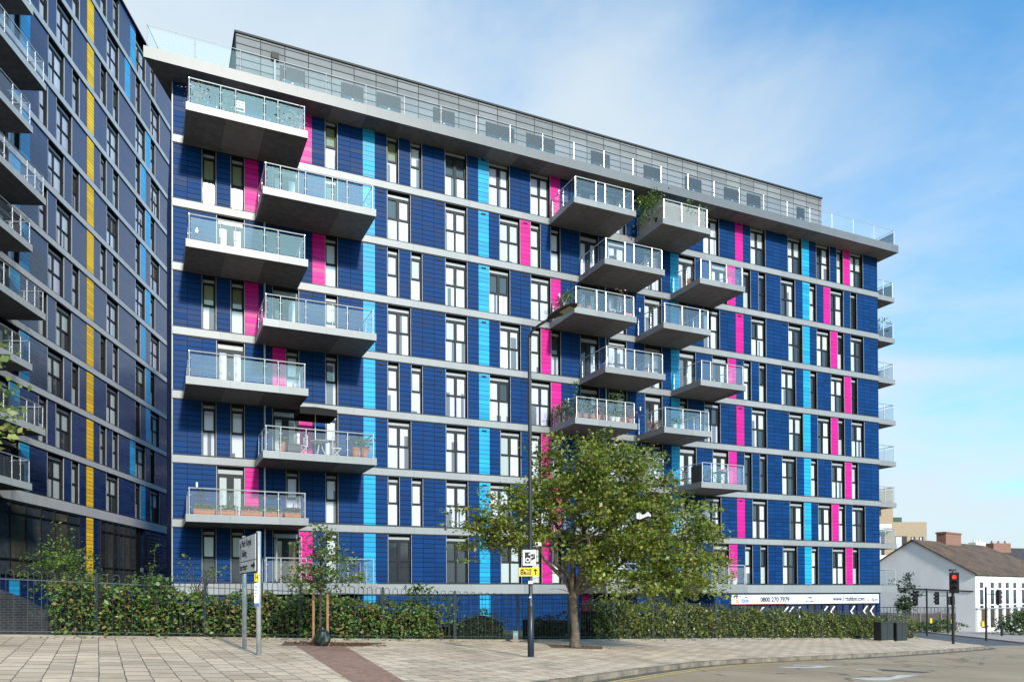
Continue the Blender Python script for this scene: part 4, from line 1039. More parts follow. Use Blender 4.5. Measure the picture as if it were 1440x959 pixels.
b = MB(); b.box(-.23,-.15,-.026,-.021,-.07,.05,0); b.box(-.14,-.11,-.026,-.021,-.07,.02,0); b.poly([(-.24,-.024,.05),(-.10,-.024,.05),(-.17,-.024,.085)],0)
ic = b.build('house_symbol', M['black'], ys)
b = MB()
for xx in (-.215,-.18): 
    for zz_ in (-.04,.005): b.box(xx, xx+.018, -.029, -.0265, zz_, zz_+.022)
b.build('symbol_windows', M['yl'], ic)
b = MB(); b.box(-.06,.06,-.05,.14,-.05,.05,0); b.tube([(0,.14,0),(-.05,.2,-.02)], .02, 6, 0); b.tube([(0,-.05,0),(0,-.08,0)], .035, 10, 1)
cam = b.build('security_camera', [M['white'], M['black']], None, (lx+.20, ly+.0, lz+3.05), R(-20)); tag(cam, 'small white security camera beside the street lamp post above the signs', 'camera')
# twin-post direction sign
p1 = Vector((-5.83, 17.92, 0)); p2 = Vector((-6.72, 19.55, 0)); dd = (p2-p1); 
ds = thing('direction_sign', 'grey direction sign on two galvanised posts reading Park Royal Ealing and Superstore', 'sign', (p1.x, p1.y, gz(p1.x, p1.y)))
db = Vector(ds.location)
for p, nm in ((p1, 1.50), (p2, 1.52)):
    b = MB(); z = gz(p.x, p.y); b.tube([Vector((p.x,p.y,z-.1))-db, Vector((p.x,p.y,nm))-db, Vector((p.x,p.y,nm+.01))-db], [.055,.055,.03], 12); o = b.build('post', M['galv'], ds, smooth=True)
u = dd.normalized(); nrm = Vector((-u.y, u.x, 0))
if nrm.dot(-p1) < 0: nrm = -nrm
# sign panel: local frame x from far post to near post as seen from its face
xdir = -u; face_o = p2 - xdir*.12 + nrm*.085; Wd = dd.length+.28
Mp = Matrix(((xdir.x, 0, nrm.x, face_o.x-db.x), (xdir.y, 0, nrm.y, face_o.y-db.y), (xdir.z, 1, nrm.z, -db.z), (0,0,0,1)))
def panel(name, z0, z1, mat, dz0, dz1, x0=0, x1=None, parent=ds):
    b = MB(); x1 = Wd if x1 is None else x1; b.box(x0, x1, z0, z1, dz0, dz1); b.v = [tuple(Mp @ Vector(v)) for v in b.v]; return b.build(name, mat, parent)
panel('sign_back', .57, 1.47, M['frame'], -.03, 0)
pf1 = panel('sign_face', .875, 1.445, M['signgrey'], .001, .012, .025, Wd-.025); pf2 = panel('sign_face', .595, .855, M['signgrey'], .001, .012, .025, Wd-.025)
def stext(body, x, z, size, sx, parent): return text_obj('lettering', body, size, M['black'], parent, Mp @ Matrix.Translation((x, z, .014)), 'LEFT', sx, .001, .006)
stext('Park Royal', .33, 1.30, .24, 1.22, pf1); stext('Ealing', .33, 1.06, .24, 1.22, pf1); stext('Superstore', .06, .72, .22, 1.05, pf2)
def arrow(parent, pts, name='arrow'):
    b = MB(); b.poly([tuple(Mp @ Vector((x, z, .016))) for x, z in pts]); b.build(name, M['black'], parent)
arrow(pf1, [(.15,.92),(.21,.92),(.21,1.22),(.27,1.22),(.18,1.38),(.09,1.22),(.15,1.22)])
arrow(pf2, [(Wd-.55,.70),(Wd-.27,.70),(Wd-.27,.63),(Wd-.08,.73),(Wd-.27,.83),(Wd-.27,.76),(Wd-.55,.76)])
for nm, lab, z0, z1, w, mat in (('hydrant_plate', 'small yellow plate on the nearer post of the direction sign', .36, .54, .05, M['yl']), ('notice', 'white paper notice tied to the nearer post below the yellow plate', -.20, .32, .055, M['white'])):
    t = thing(nm, lab, 'notice', (p1.x-.02, p1.y-.065, 0)); b = MB(); b.box(-w, w, -.014, 0, z0, z1); b.build('plate', mat, t)
    b = MB()
    if nm == 'notice':
        for q in range(4): b.box(-w+.015, w-.03-.012*q, -.018, -.0145, z1-.10-q*.07, z1-.075-q*.07)
        b.box(-w, w, -.018, -.0145, z0, z0+.06)
    else:
        b.box(-.030,-.014,-.018,-.0145,.39,.51); b.box(.014,.030,-.018,-.0145,.39,.51); b.box(-.014,.014,-.018,-.0145,.44,.46)
    b.build('print', blu if nm == 'notice' else M['black'], t)
# marker stub near the shrub
b = MB(); b.box(-.09,.09,-.05,.05,-.05,.40,0); b.box(-.07,.07,-.058,-.05,.22,.34,1)
tag(b.build('marker_post', [M['concrete'], plain('blue_plate', (.12,.40,.55), .5)], None, (.12,27.9,gz(.12,27.9))), 'short concrete marker post with a blue plate at the foot of the fence', 'marker post')
# street cabinets
for i, (x, y, w, lab) in enumerate(((22.25,46.7,.98,'left and larger of two dark street cabinets by the hedge'),(23.38,47.2,.86,'right one of two dark street cabinets by the hedge'))):
    t = thing('street_cabinet', lab, 'cabinet', (x, y, gz(x, y)), R(22), 'dark street cabinets')
    b = MB(); b.box(-w/2, w/2, -.28, .28, .05, 1.08); b.build('body', M['cab'], t)
    b = MB(); b.box(-w/2-.03, w/2+.03, -.31, .31, 1.08, 1.14); b.build('lid', M['cab'], t)
    b = MB(); b.box(-w/2-.02, w/2+.02, -.30, .30, -.1, .05); b.build('plinth', M['concrete'], t)
    b = MB(); b.box(-w/2+.04, -.012, -.292, -.281, .1, 1.04); b.box(.012, w/2-.04, -.292, -.281, .1, 1.04); b.build('door', M['cab'], t)

# ---- traffic lights
def signal_head(parent, at, ang, lit=False, hood=True):
    """ three-aspect head, faces local -Y turned by ang """
    rot = Matrix.Translation(at) @ Matrix.Rotation(ang, 4, 'Z')
    b = MB(); b.box(-.16,.16,-.10,.14,-.52,.52)
    b.v = [tuple(rot @ Vector(v)) for v in b.v]; h = b.build('signal_head', M['black'], parent)
    b = MB(); b.box(-.26,.26,.02,.035,-.62,.62); b.v = [tuple(rot @ Vector(v)) for v in b.v]; b.build('backing_board', M['black'], h)
    for k, z in enumerate((.34, 0, -.34)):
        b = MB()
        for j in range(9):  # hood: half tube open below
            a0 = math.pi*(-.12+1.24*j/9); a1 = math.pi*(-.12+1.24*(j+1)/9); r = .13
            b.poly([(r*math.cos(a0),-.10,z+r*math.sin(a0)), (r*math.cos(a1),-.10,z+r*math.sin(a1)), (r*math.cos(a1),-.30 if hood else -.2,z+r*math.sin(a1)-.02), (r*math.cos(a0),-.24 if hood else -.16,z+r*math.sin(a0)-.02)])
            b.poly([((r+.012)*math.cos(a0),-.10,z+(r+.012)*math.sin(a0)), ((r+.012)*math.cos(a0),-.24,z+(r+.012)*math.sin(a0)-.02), ((r+.012)*math.cos(a1),-.30,z+(r+.012)*math.sin(a1)-.02), ((r+.012)*math.cos(a1),-.10,z+(r+.012)*math.sin(a1))])
        b.v = [tuple(rot @ Vector(v)) for v in b.v]; b.build('visor', M['black'], h)
        b = MB(); b.lathe([(.115,-.02),(.115,.0),(.07,.03),(.02,.04)], (0,0,0), 16)
        q = rot @ Matrix.Translation((0,-.10,z)) @ Matrix.Rotation(R(90),4,'X'); b.v = [tuple(q @ Vector(v)) for v in b.v]
        b.build('lens', M['redlens'] if lit and k == 0 else M['offlens'], h)
def traffic_light(label, x, y, hgt, heads, button=None, r=.075, detector=False):
    z = gz(x, y); t = thing('traffic_light', label, 'traffic light', (x, y, z), 0, 'traffic lights at the junction')
    b = MB(); b.tube([(0,0,-.1),(0,0,hgt),(0,0,hgt+.02)], [r,r,r*.6], 10); b.build('post', M['black'], t, smooth=False)
    for at, ang, lit in heads:
        signal_head(t, at, ang, lit)
        if abs(at[0]) > .2: b = MB(); b.tube([(0,0,at[2]+.25),(at[0]*.8,at[1],at[2]+.25)], .03, 6); b.build('bracket', M['black'], t)
    if button:
        b = MB(); b.box(button-.10, button+.10, -.13, .05, 1.0, 1.42); b.build('push_button_box', M['ylbox'], t)
    if detector:
        b = MB(); b.tube([(0,0,hgt),(0,0,hgt+.2)], .03, 6); b.box(-.16,.16,-.12,.10,hgt+.2,hgt+.32); b.build('detector', M['black'], t)
    return t
tl = traffic_light('nearest traffic light, showing red, at the pavement corner', 26.6, 47.0, 3.05, [((0,-.16,3.68),R(-28),True)], None, .085, False)
b = MB(); b.box(-.19,.17,.06,.34,2.35,2.86); b.build('control_box', M['black'], tl)
b = MB(); b.tube([(0,.0,4.2),(0,0,4.38)], .03, 6); b.box(-.16,.16,-.14,.12,4.38,4.50); b.build('detector', M['black'], tl)
traffic_light('leftmost traffic light, with a yellow box on its post and its head turned left', 36.0, 67.6, 4.0, [((-1.0,0,3.15),R(-75),False)], .28)
traffic_light('traffic light half hidden behind the red one, its head turned left', 42.6, 76.2, 4.1, [((-1.05,0,3.45),R(-75),False)], .36)
traffic_light('rightmost traffic light, its signal head turned right in front of the white house', 36.5, 60.0, 4.05, [((.95,0,3.25),R(75),False)], -.32)
b = MB(); b.lathe([(.12,-.1),(.12,1.0),(.125,1.02),(.10,1.08)], (0,0,0), 12); 
tag(b.build('bollard', M['black'], None, (45.5,72.4,gz(45.5,72.4))), 'single black bollard before the white house shop front', 'bollard')

# ================================================================== far buildings
C0 = Vector((50.0, 84.0, 0)); al = R(38); zg = -4.3
house = thing('white_house', 'white rendered house with a brown tiled roof behind the traffic lights', 'house', (C0.x, C0.y, zg), al)
render = plain('white_render', (.86,.86,.86), .85, var=.05, scale=.6, bmp=.1)
hw = 13.2; hl = 27.0; ez = 2.26-zg; rz_ = 6.20-zg
b = MB(); g = [(0,0,0),(0,hw,0),(0,hw,ez),(0,hw/2,rz_),(0,0,ez)]
b.poly(list(reversed(g))); b.poly([(0,0,0),(hl,0,0),(hl,0,ez),(0,0,ez)]); b.poly([(hl,0,0),(hl,hw,0),(hl,hw,ez),(hl,0,ez)]); b.poly([(0,hw,0),(0,hw,ez),(hl,hw,ez),(hl,hw,0)])
b.build('wall', render, house)
m, nt, bb = newmat('brown_roof_tiles'); co = coords(nt)
sp = N(nt, 'ShaderNodeSeparateXYZ'); L(nt, co, sp.inputs[0]); cb = N(nt, 'ShaderNodeCombineXYZ'); L(nt, sp.outputs[0], cb.inputs[0]); L(nt, sp.outputs[1], cb.inputs[1])
br = N(nt, 'ShaderNodeTexBrick'); L(nt, cb.outputs[0], br.inputs['Vector']); br.inputs['Scale'].default_value = 1; br.inputs['Brick Width'].default_value = .3; br.inputs['Row Height'].default_value = .28; br.inputs['Mortar Size'].default_value = .02
br.inputs['Color1'].default_value = (.17,.105,.065,1); br.inputs['Color2'].default_value = (.115,.07,.048,1); br.inputs['Mortar'].default_value = (.03,.025,.02,1)
L(nt, mixc(nt, 1, br.outputs['Color'], ramp(nt, noise(nt, co, .7, 6), [(.3,(.6,.6,.6)),(.7,(1.3,1.25,1.2))]), 'MULTIPLY'), bb.inputs['Base Color']); bb.inputs['Roughness'].default_value = .9
b = MB(); ov = .25; rl = 19.5
A = [(-ov,-ov,ez-.12),(hl+ov,-ov,ez-.12),(rl,hw/2,rz_+.06),(-ov,hw/2,rz_+.06)]; Bk = [(-ov,hw+ov,ez-.12),(hl+ov,hw+ov,ez-.12)]
b.poly(A); b.poly([Bk[1],Bk[0],A[3],A[2]]); b.poly([A[1],Bk[1],A[2]])
lw = [(x, y, z-.14) for x, y, z in A]; lb = [(x, y, z-.14) for x, y, z in Bk]
b.poly([lw[0],lw[1],A[1],A[0]]); b.poly([lb[0],lw[3],A[3],Bk[0]]); b.poly([lw[3],lw[0],A[0],A[3]]); b.poly(list(reversed(lw))); b.poly([lb[0],lb[1],lw[2],lw[3]])
roof = b.build('roof', m, house)
b = MB(); b.box(7.2,11.4,hw/2-.6,hw/2+.5,rz_-.5,rz_+1.25); b.box(7.1,11.5,hw/2-.7,hw/2+.6,rz_+1.05,rz_+1.2); b.build('chimney', M['redbrick'], roof)
b = MB(); b.box(0,hl,-.08,-.01,ez-.32,ez-.2); b.build('gutter', M['frame'], house)
b = MB(); b.tube([(-.06,.2,ez-2.0),(-.06,hw-2,ez-1.4)], .06, 6); b.build('cable_pipe', M['frame'], house)
for xx in (1.15,4.0,6.1,8.2,10.4,13.0):
    b = MB(); w = .78
    for z0, z1 in ((4.95,5.55),(3.15,4.75),(2.55,3.0)): b.box(xx, xx+w, -.05, .02, z0, z1, 0)
    o = b.build('window', M['frame'], house); b = MB(); 
    for z0, z1 in ((4.99,5.51),(3.2,4.7),(2.59,2.96)): b.box(xx+.07, xx+w-.07, -.06, -.05, z0, z1)
    b.build('pane', M['pd'], o)
for i, xx in enumerate((1.4,3.6,5.75,7.9,10.0,12.2)):
    b = MB(); b.box(xx, xx+1.25, -.06, .02, .55, 3.0-.45, 0); b.build('shop_panel', [M['pwarm'], plain('dark_brown_panel', (.055,.022,.016), .5)][0 if i == 0 else 1], house)
for i, xx in enumerate((0.05,2.85,5.0,7.15,9.3,11.4,13.6)):
    b = MB(); b.box(xx, xx+.55, -.16, -.0, 0, 2.6); b.build('pilaster', render, house)
b = MB(); b.box(0,14,-.2,-.0,2.6,2.75); b.build('cornice', M['trim'], house)
# far wooden fence and railings with gate
P0 = Vector((49.3,85.2,0)); P1 = Vector((41.0,91.5,0)); wd = thing('wooden_fence', 'grey timber fence with an open trellis top beside the white gable', 'fence', (P1.x, P1.y, -4.1), math.atan2(P0.y-P1.y, P0.x-P1.x)); wl = (P0-P1).length
Fd = thing
b = MB(); n = 46
for i in range(n): b.box(i*wl/n+.01, (i+1)*wl/n-.01, -.02, .02+(i%2)*.01, 0, 1.95)
b.box(0, wl, .03, .07, .3, .4); b.box(0, wl, .03, .07, 1.6, 1.7); b.build('boards', plain('grey_weathered_timber', (.17,.155,.14), .9, var=.3, scale=4), wd)
b = MB(); b.box(0, wl, -.02, .02, 2.55, 2.62)
for i in range(30): b.box(i*wl/30, i*wl/30+.05, -.015, .015, 1.95, 2.55)
b.build('trellis', M['frame'], wd)
for i in range(6): b = MB(); b.box(i*wl/5-.06, i*wl/5+.06, -.08, -.021, 0, 2.6); b.build('post', plain('pale_post', (.30,.28,.25), .9) if i == 0 else bpy.data.materials['pale_post'], wd)
# beige flats
flats = thing('brick_flats', 'beige brick flats with balconies rising behind the white gable', 'apartment building', (58.0, 132.0, -6), 0)
b = MB(); b.box(3.0,12.4,0,12,0,18.2); b.box(-6,6.4,.4,12,18.2,23.6) if False else None
b.build('wall', M['beige'], flats)
b = MB(); b.box(-8,6.4,-.6,12,0,23.8); b.build('wall', M['beige'], flats)
b = MB(); b.box(6.6,9.2,2,5,18.2,19.2); b.build('roof_plant', plain('green_roof_box', (.03,.09,.06), .7), flats)
for x0, x1, z0, z1, y in ((3.6,4.9,11.8,15.9,-.62),(3.2,4.4,19.2,21.8,-.62),(7.0,9.0,11.5,15.8,-.05),(9.7,10.4,11.8,15.7,-.05),(11.1,11.8,11.8,15.7,-.05),(-.4,2.2,17.2,21.8,-.62),(-.4,2.2,12.0,16.0,-.62)):
    b = MB(); b.box(x0, x1, y-.02, y+.04, z0, z1, 0); b.box(x0+.1, x1-.45*(x1-x0), y-.04, y-.021, z0+.1, z1-.1, 1); b.build('window', [M['gap'], M['pl']], flats)
for z in (11.2, 16.4):
    b = MB(); b.box(-1,5.6 if z > 12 else 9.2,-1.8,-.6,z,z+.3,0); b.box(-1,5.6 if z > 12 else 9.2,-1.8,-1.74,z+.3,z+1.3,1); b.build('balcony', [M['concrete'], M['white']], flats)
# terrace at the right edge
terr = thing('terraced_house', 'dark roofed house with brick and white chimneys beyond the white house at right', 'house', (74.0, 118.0, -6), R(15))
b = MB(); b.box(0,16,0,8,0,9.2); b.build('wall', render, terr)
b = MB(); b.poly([(-.4,-.4,9.0),(16.4,-.4,9.0),(16.4,4,13.2),(-.4,4,13.2)]); b.poly([(16.4,8.4,9.0),(-.4,8.4,9.0),(-.4,4,13.2),(16.4,4,13.2)]); b.poly([(-.4,-.4,9.0),(-.4,4,13.2),(-.4,8.4,9.0)]); b.poly([(16.4,-.4,9.0),(16.4,8.4,9.0),(16.4,4,13.2)])
rf = b.build('roof', plain('dark_slate', (.05,.045,.045), .8, var=.3, scale=2), terr)
for x0, x1, z1, mt in ((-1.2,.6,14.0,'white'),(2.2,5.6,13.9,'redbrick')):
    b = MB(); b.box(x0, x1, 3.2, 4.6, 11.0, z1); 
    for q in range(3): b.lathe([(.14,0),(.12,.4)], (x0+.4+q*(x1-x0-.8)/2, 3.9, z1), 8)
    b.build('chimney', M[mt], rf)

# ================================================================== things on the balconies
def potted(label, s, o, fl, h, r, pot='terracotta', leaf='leaf_pot', n=70, potr=.16, poth=.26, lz=.08, group=None, name='potted_plant'):
    base = FW(s, o, zl(fl)+.167); t = thing(name, label, 'plant', base, TH, group)
    b = MB(); b.lathe([(potr*.72,0),(potr,poth*.85),(potr*1.08,poth*.86),(potr*1.08,poth),(potr*.9,poth)], (0,0,0), 10); b.build('pot', M[pot], t)
    n = int(n*2.3); lz *= 1.15
    C = np.array([(random.gauss(0,r*.55), random.gauss(0,r*.55), poth+max(.02, random.random()**.8*(h-poth)*1.05)) for _ in range(n)])
    link('foliage', leaves_mesh('foliage', C, lz, M[leaf], .3, .6), t)
    b = MB()
    for i in range(3): b.tube([(0,0,poth-.03),(random.gauss(0,.05),random.gauss(0,.05),h*.8)], [.012,.005], 4)
    b.build('stem', M['twig'], t); return t
def trough(label, s0, s1, o, fl, h=.5, leaf='leaf_bright', mat='terracotta', n=520, group=None):
    base = FW((s0+s1)/2, o, zl(fl)+.167); t = thing('planter_box', label, 'planter', base, TH, group); w = (s1-s0)/2
    b = MB(); b.box(-w, w, -.13, .13, 0, .22); b.box(-w-.02, w+.02, -.15, .15, .19, .24); b.build('box', M[mat], t)
    C = np.array([(random.uniform(-w,w), random.gauss(0,.10), .22+random.random()*(h-.22)) for _ in range(n)]); link('foliage', leaves_mesh('foliage', C, .085, M[leaf], .1, .4), t)
    return t
gp = 'grassy planter boxes on the lowest left balcony'
for i, (a, c, lf, lab) in enumerate(((.75,1.6,'leaf_bright','first grassy planter from the left on the lowest left balcony'),(1.7,2.55,'leaf_bright','second grassy planter from the left on the lowest left balcony'),(2.65,3.55,'leaf_bright','middle grassy planter on the lowest left balcony'),(3.65,4.4,'leaf_bright','second grassy planter from the right on the lowest left balcony'),(4.5,5.2,'leaf_dark','dark leaved planter at the right end of the lowest left balcony'))):
    trough(lab, a, c, 2.45, 1, .46, lf, group=gp)
potted('leafy blue green pot plant above the grassy planters, left end of that balcony', 1.1, 1.6, 1, 1.15, .3, 'black', 'leaf_dark', 80)
# second-storey balcony with parasol
par = thing('parasol', 'black flat parasol open over the balcony table', 'parasol', FW(6.05,1.5,zl(2)+.167), TH)
b = MB(); b.tube([(0,0,0),(0,0,2.42)], .02, 8); b.build('pole', M['white'], par)
b = MB(); b.lathe([(.22,0),(.22,.06),(.06,.1)], (0,0,0), 12); b.build('base', M['black'], par)
b = MB(); n = 4; W_ = 1.08
rim = [(W_*math.cos(2*math.pi*i/n+.785)*1.1, W_*math.sin(2*math.pi*i/n+.785)*1.1, 2.17) for i in range(n)]
for i in range(n):
    a, c = rim[i], rim[(i+1) % n]; b.poly([a, c, (0,0,2.42)]); b.poly([(a[0],a[1],1.87),(c[0],c[1],1.87),c,a])
b.build('canopy', M['black_fabric'], par)
tb = thing('garden_table', 'small white round table under the black parasol', 'table', FW(6.15,2.0,zl(2)+.167), TH)
b = MB(); b.lathe([(.42,.70),(.44,.715),(.42,.73)], (0,0,0), 20); b.build('tabletop', M['white'], tb)
for q in range(3):
    a = q*2.09; b = MB(); b.tube([(.06*math.cos(a),.06*math.sin(a),.69),(.14*math.cos(a),.14*math.sin(a),.35),(.34*math.cos(a),.34*math.sin(a),0)], .016, 6); b.build('leg', M['white'], tb)
def chair(label, s, o, fl, rz, mat='white', draped=False):
    t = thing('garden_chair', label, 'chair', FW(s, o, zl(fl)+.167), TH+rz)
    b = MB(); b.box(-.21,.21,-.2,.2,.43,.46); b.build('seat', M[mat], t)
    b = MB(); b.box(-.2,-.17,.18,.21,.46,.9); b.box(.17,.2,.18,.21,.46,.9)
    for q in range(3): b.box(-.17,.17,.185,.205,.58+q*.12,.65+q*.12)
    b.build('backrest', M[mat], t)
    for sx in (-.19,.19):
        for y0, y1 in ((-.22,.2),(.22,-.2)): b = MB(); b.tube([(sx,y0,0),(sx,y1,.44)], .013, 6); b.build('leg', M[mat], t)
    return t
chair('white folding chair left of the parasol table', 5.35, 1.95, 2, R(-75)); chair('white folding chair right of the parasol table', 6.95, 1.95, 2, R(80))
b = MB(); b.box(-.20,.20,-.06,.05,.35,.97); b.box(-.18,.18,-.30,-.06,.35,.40)
tag(b.build('throw', M['white'], None, FW(5.13,1.95,zl(2)+.19), TH+R(-75)), 'white throw hanging over the left folding chair by the parasol', 'blanket')
potted('trailing plant in a hanging pot at the right end of the parasol balcony', 7.75, 2.3, 2, 1.0, .42, 'terracotta', 'leaf_pot', 150, .2, .5)
potted('bushy terracotta plant beside the right railing of the parasol balcony', 8.2, 2.2, 2, .95, .35, 'terracotta', 'leaf_bright', 110, .2, .5)
potted('tall brown pot plant at the left end of the parasol balcony', 4.45, 2.2, 2, .75, .15, 'terracotta', 'leaf_pot', 30, .14, .5)
b = MB(); b.box(-.28,.28,-.2,.2,0,.42); b.box(-.3,.3,-.22,.22,.42,.46)
tag(b.build('storage_box', M['cab'], None, FW(4.95,2.2,zl(2)+.167), TH), 'dark storage box on the parasol balcony left of the chair', 'box')
# top left balcony
potted('pinkish bare bush behind the glass at the left of the top left balcony', .95, 2.2, 7, 1.0, .5, 'black', 'leaf_pink', 170)
potted('pinkish bare bush behind the glass at the right of the top left balcony', 4.95, 2.2, 7, .95, .5, 'black', 'leaf_pink', 170)
potted('low grey green plant in the middle of the top left balcony', 1.95, 2.3, 7, .55, .3, 'black', 'leaf_pot', 70)
potted('green plant right of the middle of the top left balcony', 4.2, 2.3, 7, .6, .3, 'black', 'leaf_pot', 80)
chair('white chair behind the glass of the top left balcony', 2.65, 2.1, 7, R(180))
# reed-screened balcony at top right
def screen(label, pts, fl, h, mat, name='privacy_screen'):
    t = thing(name, label, 'screen', FW(pts[0][0], pts[0][1], zl(fl)+.167), TH)
    b = MB()
    for (sa, oa), (sb, ob) in zip(pts[:-1], pts[1:]):
        n = max(4, int(math.hypot(sb-sa, ob-oa)/.07)); 
        for i in range(n):
            f0 = i/n; s_ = sa+(sb-sa)*f0-pts[0][0]; o_ = oa+(ob-oa)*f0-pts[0][1]
            b.tube([(s_, -o_, .02), (s_+random.uniform(-.006,.006), -o_, h+random.uniform(-.03,.03))], .036, 5)
    b.build('reeds', mat, t); return t
screen('woven reed screen lining the railing of the plant filled top balcony', [(24.98,.3),(24.98,2.60),(27.95,2.60)], 7, 1.02, M['reed'])
pl = 'climbing plants on the reed screened balcony'
potted('bushy climber at the back of the reed screened balcony', 25.2, .9, 7, 2.0, .75, 'black', 'leaf_bright', 420, .2, .3, .11)
potted('twiggy tall plant at the reed screened balcony corner', 25.1, 2.0, 7, 1.75, .6, 'black', 'leaf_pot', 150, .2, .3, .09)
potted('small leafy plant over the middle of the reed screen', 26.9, 2.35, 7, 1.45, .32, 'black', 'leaf_bright', 90, .2, .3, .12)
potted('leafy plant over the right end of the reed screen', 27.85, 2.3, 7, 1.4, .35, 'black', 'leaf_bright', 110, .2, .3, .12)
# middle balcony with plants, fifth storey
potted('yellow green bush at the left side of the balcony behind the lamp head', 19.55, 1.5, 5, 1.1, .4, 'black', 'leaf_bright', 160, .2, .3, .1)
potted('red flowering plant at the left side of the balcony behind the lamp head', 19.5, .7, 5, 1.2, .3, 'white', 'leaf_red', 110, .2, .3, .09)
potted('leafy plant with pale leaves at the corner of the balcony behind the lamp head', 19.7, 2.35, 5, .95, .25, 'terracotta', 'leaf_pot', 90)
potted('second small pot plant right of the corner of the balcony behind the lamp head', 20.25, 2.4, 5, .6, .2, 'terracotta', 'leaf_pot', 50)
potted('spindly bare plant rising above the rail of the balcony behind the lamp head', 22.3, 2.3, 5, 1.5, .22, 'black', 'leaf_pink', 50)
chair('white chair at the right of the balcony behind the lamp head', 22.0, 1.9, 5, R(90))
b = MB(); b.box(-.3,.3,-.12,.12,0,.2); tag(b.build('planter_box', plain('pink_planter', (.6,.25,.25), .6), None, FW(22.75,2.5,zl(5)+.167), TH), 'small pink planter box at the right end of the balcony behind the lamp head', 'planter')
# third storey balcony full of flower pots
spec = [(19.5,2.45,'terracotta','leaf_pot',.85,'bushy plant in the corner pot of the flower filled balcony'),(19.95,2.5,'terracotta','leaf_pot',.9,'pale green plant in the second front pot of the flower filled balcony'),(20.4,2.5,'terracotta','leaf_dark',.75,'dark plant in the third front pot of the flower filled balcony'),(20.75,2.5,'terracotta','leaf_red',.8,'red flowers in the fourth front pot of the flower filled balcony'),(21.2,2.5,'terracotta','leaf_ivy',.85,'deep green plant in the fifth front pot of the flower filled balcony'),(21.62,2.5,'white','leaf_pot',.6,'left of two white pots on the flower filled balcony'),(21.95,2.5,'white','leaf_pot',.6,'right of two white pots on the flower filled balcony'),(22.4,2.5,'terracotta','leaf_pot',.9,'tall plant next to the last front pot of the flower filled balcony'),(22.8,2.5,'terracotta','leaf_red',.8,'pink flowers in the rightmost pot of the flower filled balcony')]
for s_, o_, pt_, lf, h, lab in spec: potted(lab, s_, o_, 3, h, .26, pt_, lf, 90, .17, .28, .08)
potted('yellow flowering bush at the back left of the flower filled balcony', 19.5, .6, 3, 1.0, .4, 'terracotta', 'leaf_bright', 170, .2, .3, .1)
potted('orange tinted bush at the left side of the flower filled balcony', 19.5, 1.4, 3, 1.1, .42, 'terracotta', 'leaf_sap', 170, .2, .3, .1)
potted('tall rose climbing above the corner of the flower filled balcony', 19.45, 2.45, 3, 1.85, .14, 'terracotta', 'leaf_ivy', 50, .15, .25, .1)
potted('leafy climber above the right end of the flower filled balcony', 22.35, 1.9, 3, 1.7, .5, 'terracotta', 'leaf_ivy', 150, .2, .3, .09)
# others
potted('dry orange pot on the side of the upper right balcony', 27.7, 1.2, 6, .5, .2, 'terracotta', 'leaf_dead', 30, .22, .35)
potted('cream fern trailing at the left side of the small balcony above the tree', 25.1, 1.5, 3, .55, .5, 'terracotta', 'leaf_pink', 120)
potted('low pale plants behind the front glass of the small balcony above the tree', 25.8, 2.4, 3, .55, .5, 'white', 'leaf_pot', 130)
t = screen('dark panel screening the left side of the lower right balcony', [(27.50,1.75),(27.50,2.66)], 2, 1.0, M['cab'])
ft = thing('folding_table', 'dark folding table on the lower right balcony', 'table', FW(29.3,2.0,zl(2)+.167), TH)
b = MB(); b.box(-.38,.38,-.3,.3,.70,.73); b.build('tabletop', M['frame'], ft)
for sx in (-.3,.3):
    for a in (1,-1): b = MB(); b.tube([(sx,-.25*a,0),(sx,.25*a,.7)] if False else [(-.28*a,sx*.8,0),(.28*a,sx*.8,.7)], .014, 6); b.build('leg', M['frame'], ft)
b = MB(); b.lathe([(.2,0),(.28,.06),(.26,.16),(.18,.2)], (0,0,0), 12); tag(b.build('cushion', plain('salmon_fabric', (.5,.25,.22), .9), None, FW(29.5,2.0,zl(2)+.167+.735), TH), 'salmon coloured cushion on the dark folding table', 'cushion')
chair('dark folding chair left of the folding table on the lower right balcony', 28.5, 1.9, 2, R(-80), 'frame')
chair('dark chair behind the screen on the lower right balcony', 27.85, .9, 2, R(10), 'frame')
potted('white pot with a pink plant on the lowest right balcony', 29.95, 2.4, 0, .75, .25, 'white', 'leaf_red', 60, .24, .34)
chair('white chair on the fourth balcony above the tree', 21.8, 1.9, 4, R(-60)); chair('grey chair on the balcony one storey below the reed screen', 22.0, 2.1, 6, R(60), 'louvre')
b = MB(); b.lathe([(.15,0),(.2,.2),(.21,.3),(.15,.34)], (0,0,0), 12)
C = np.array([(random.gauss(0,.4), random.gauss(0,.4), .4+random.random()*1.0) for _ in range(90)])
pt_ = Vector((BLD_O[0],BLD_O[1],0)) + E_S*(SR+.9) - E_N*.9 + Vector((0,0,zl(6)+.167)); t = thing('potted_plant', 'palm like plant on the end wall balcony one below the top', 'plant', pt_, TH)
b.build('pot', M['black'], t); link('foliage', leaves_mesh('foliage', C, .28, M['leaf_dark'], .2, .3), t)
pt_ = pt_ + Vector((0,0,H)) ; t = thing('garden_chair', 'dark lounge chair on the topmost end wall balcony', 'chair', pt_, TH)
b = MB(); b.box(-.4,.4,-.3,.3,.4,.5); b.build('seat', M['frame'], t); b = MB(); b.poly([(.4,-.3,.5),(.4,.3,.5),(.75,.3,.95),(.75,-.3,.95)]); b.poly([(.44,.3,.46),(.44,-.3,.46),(.79,-.3,.91),(.79,.3,.91)]); b.build('backrest', M['frame'], t)
for sx in (-.35,.35): b = MB(); b.box(sx-.03,sx+.03,-.28,.28,0,.4); b.build('leg', M['frame'], t)
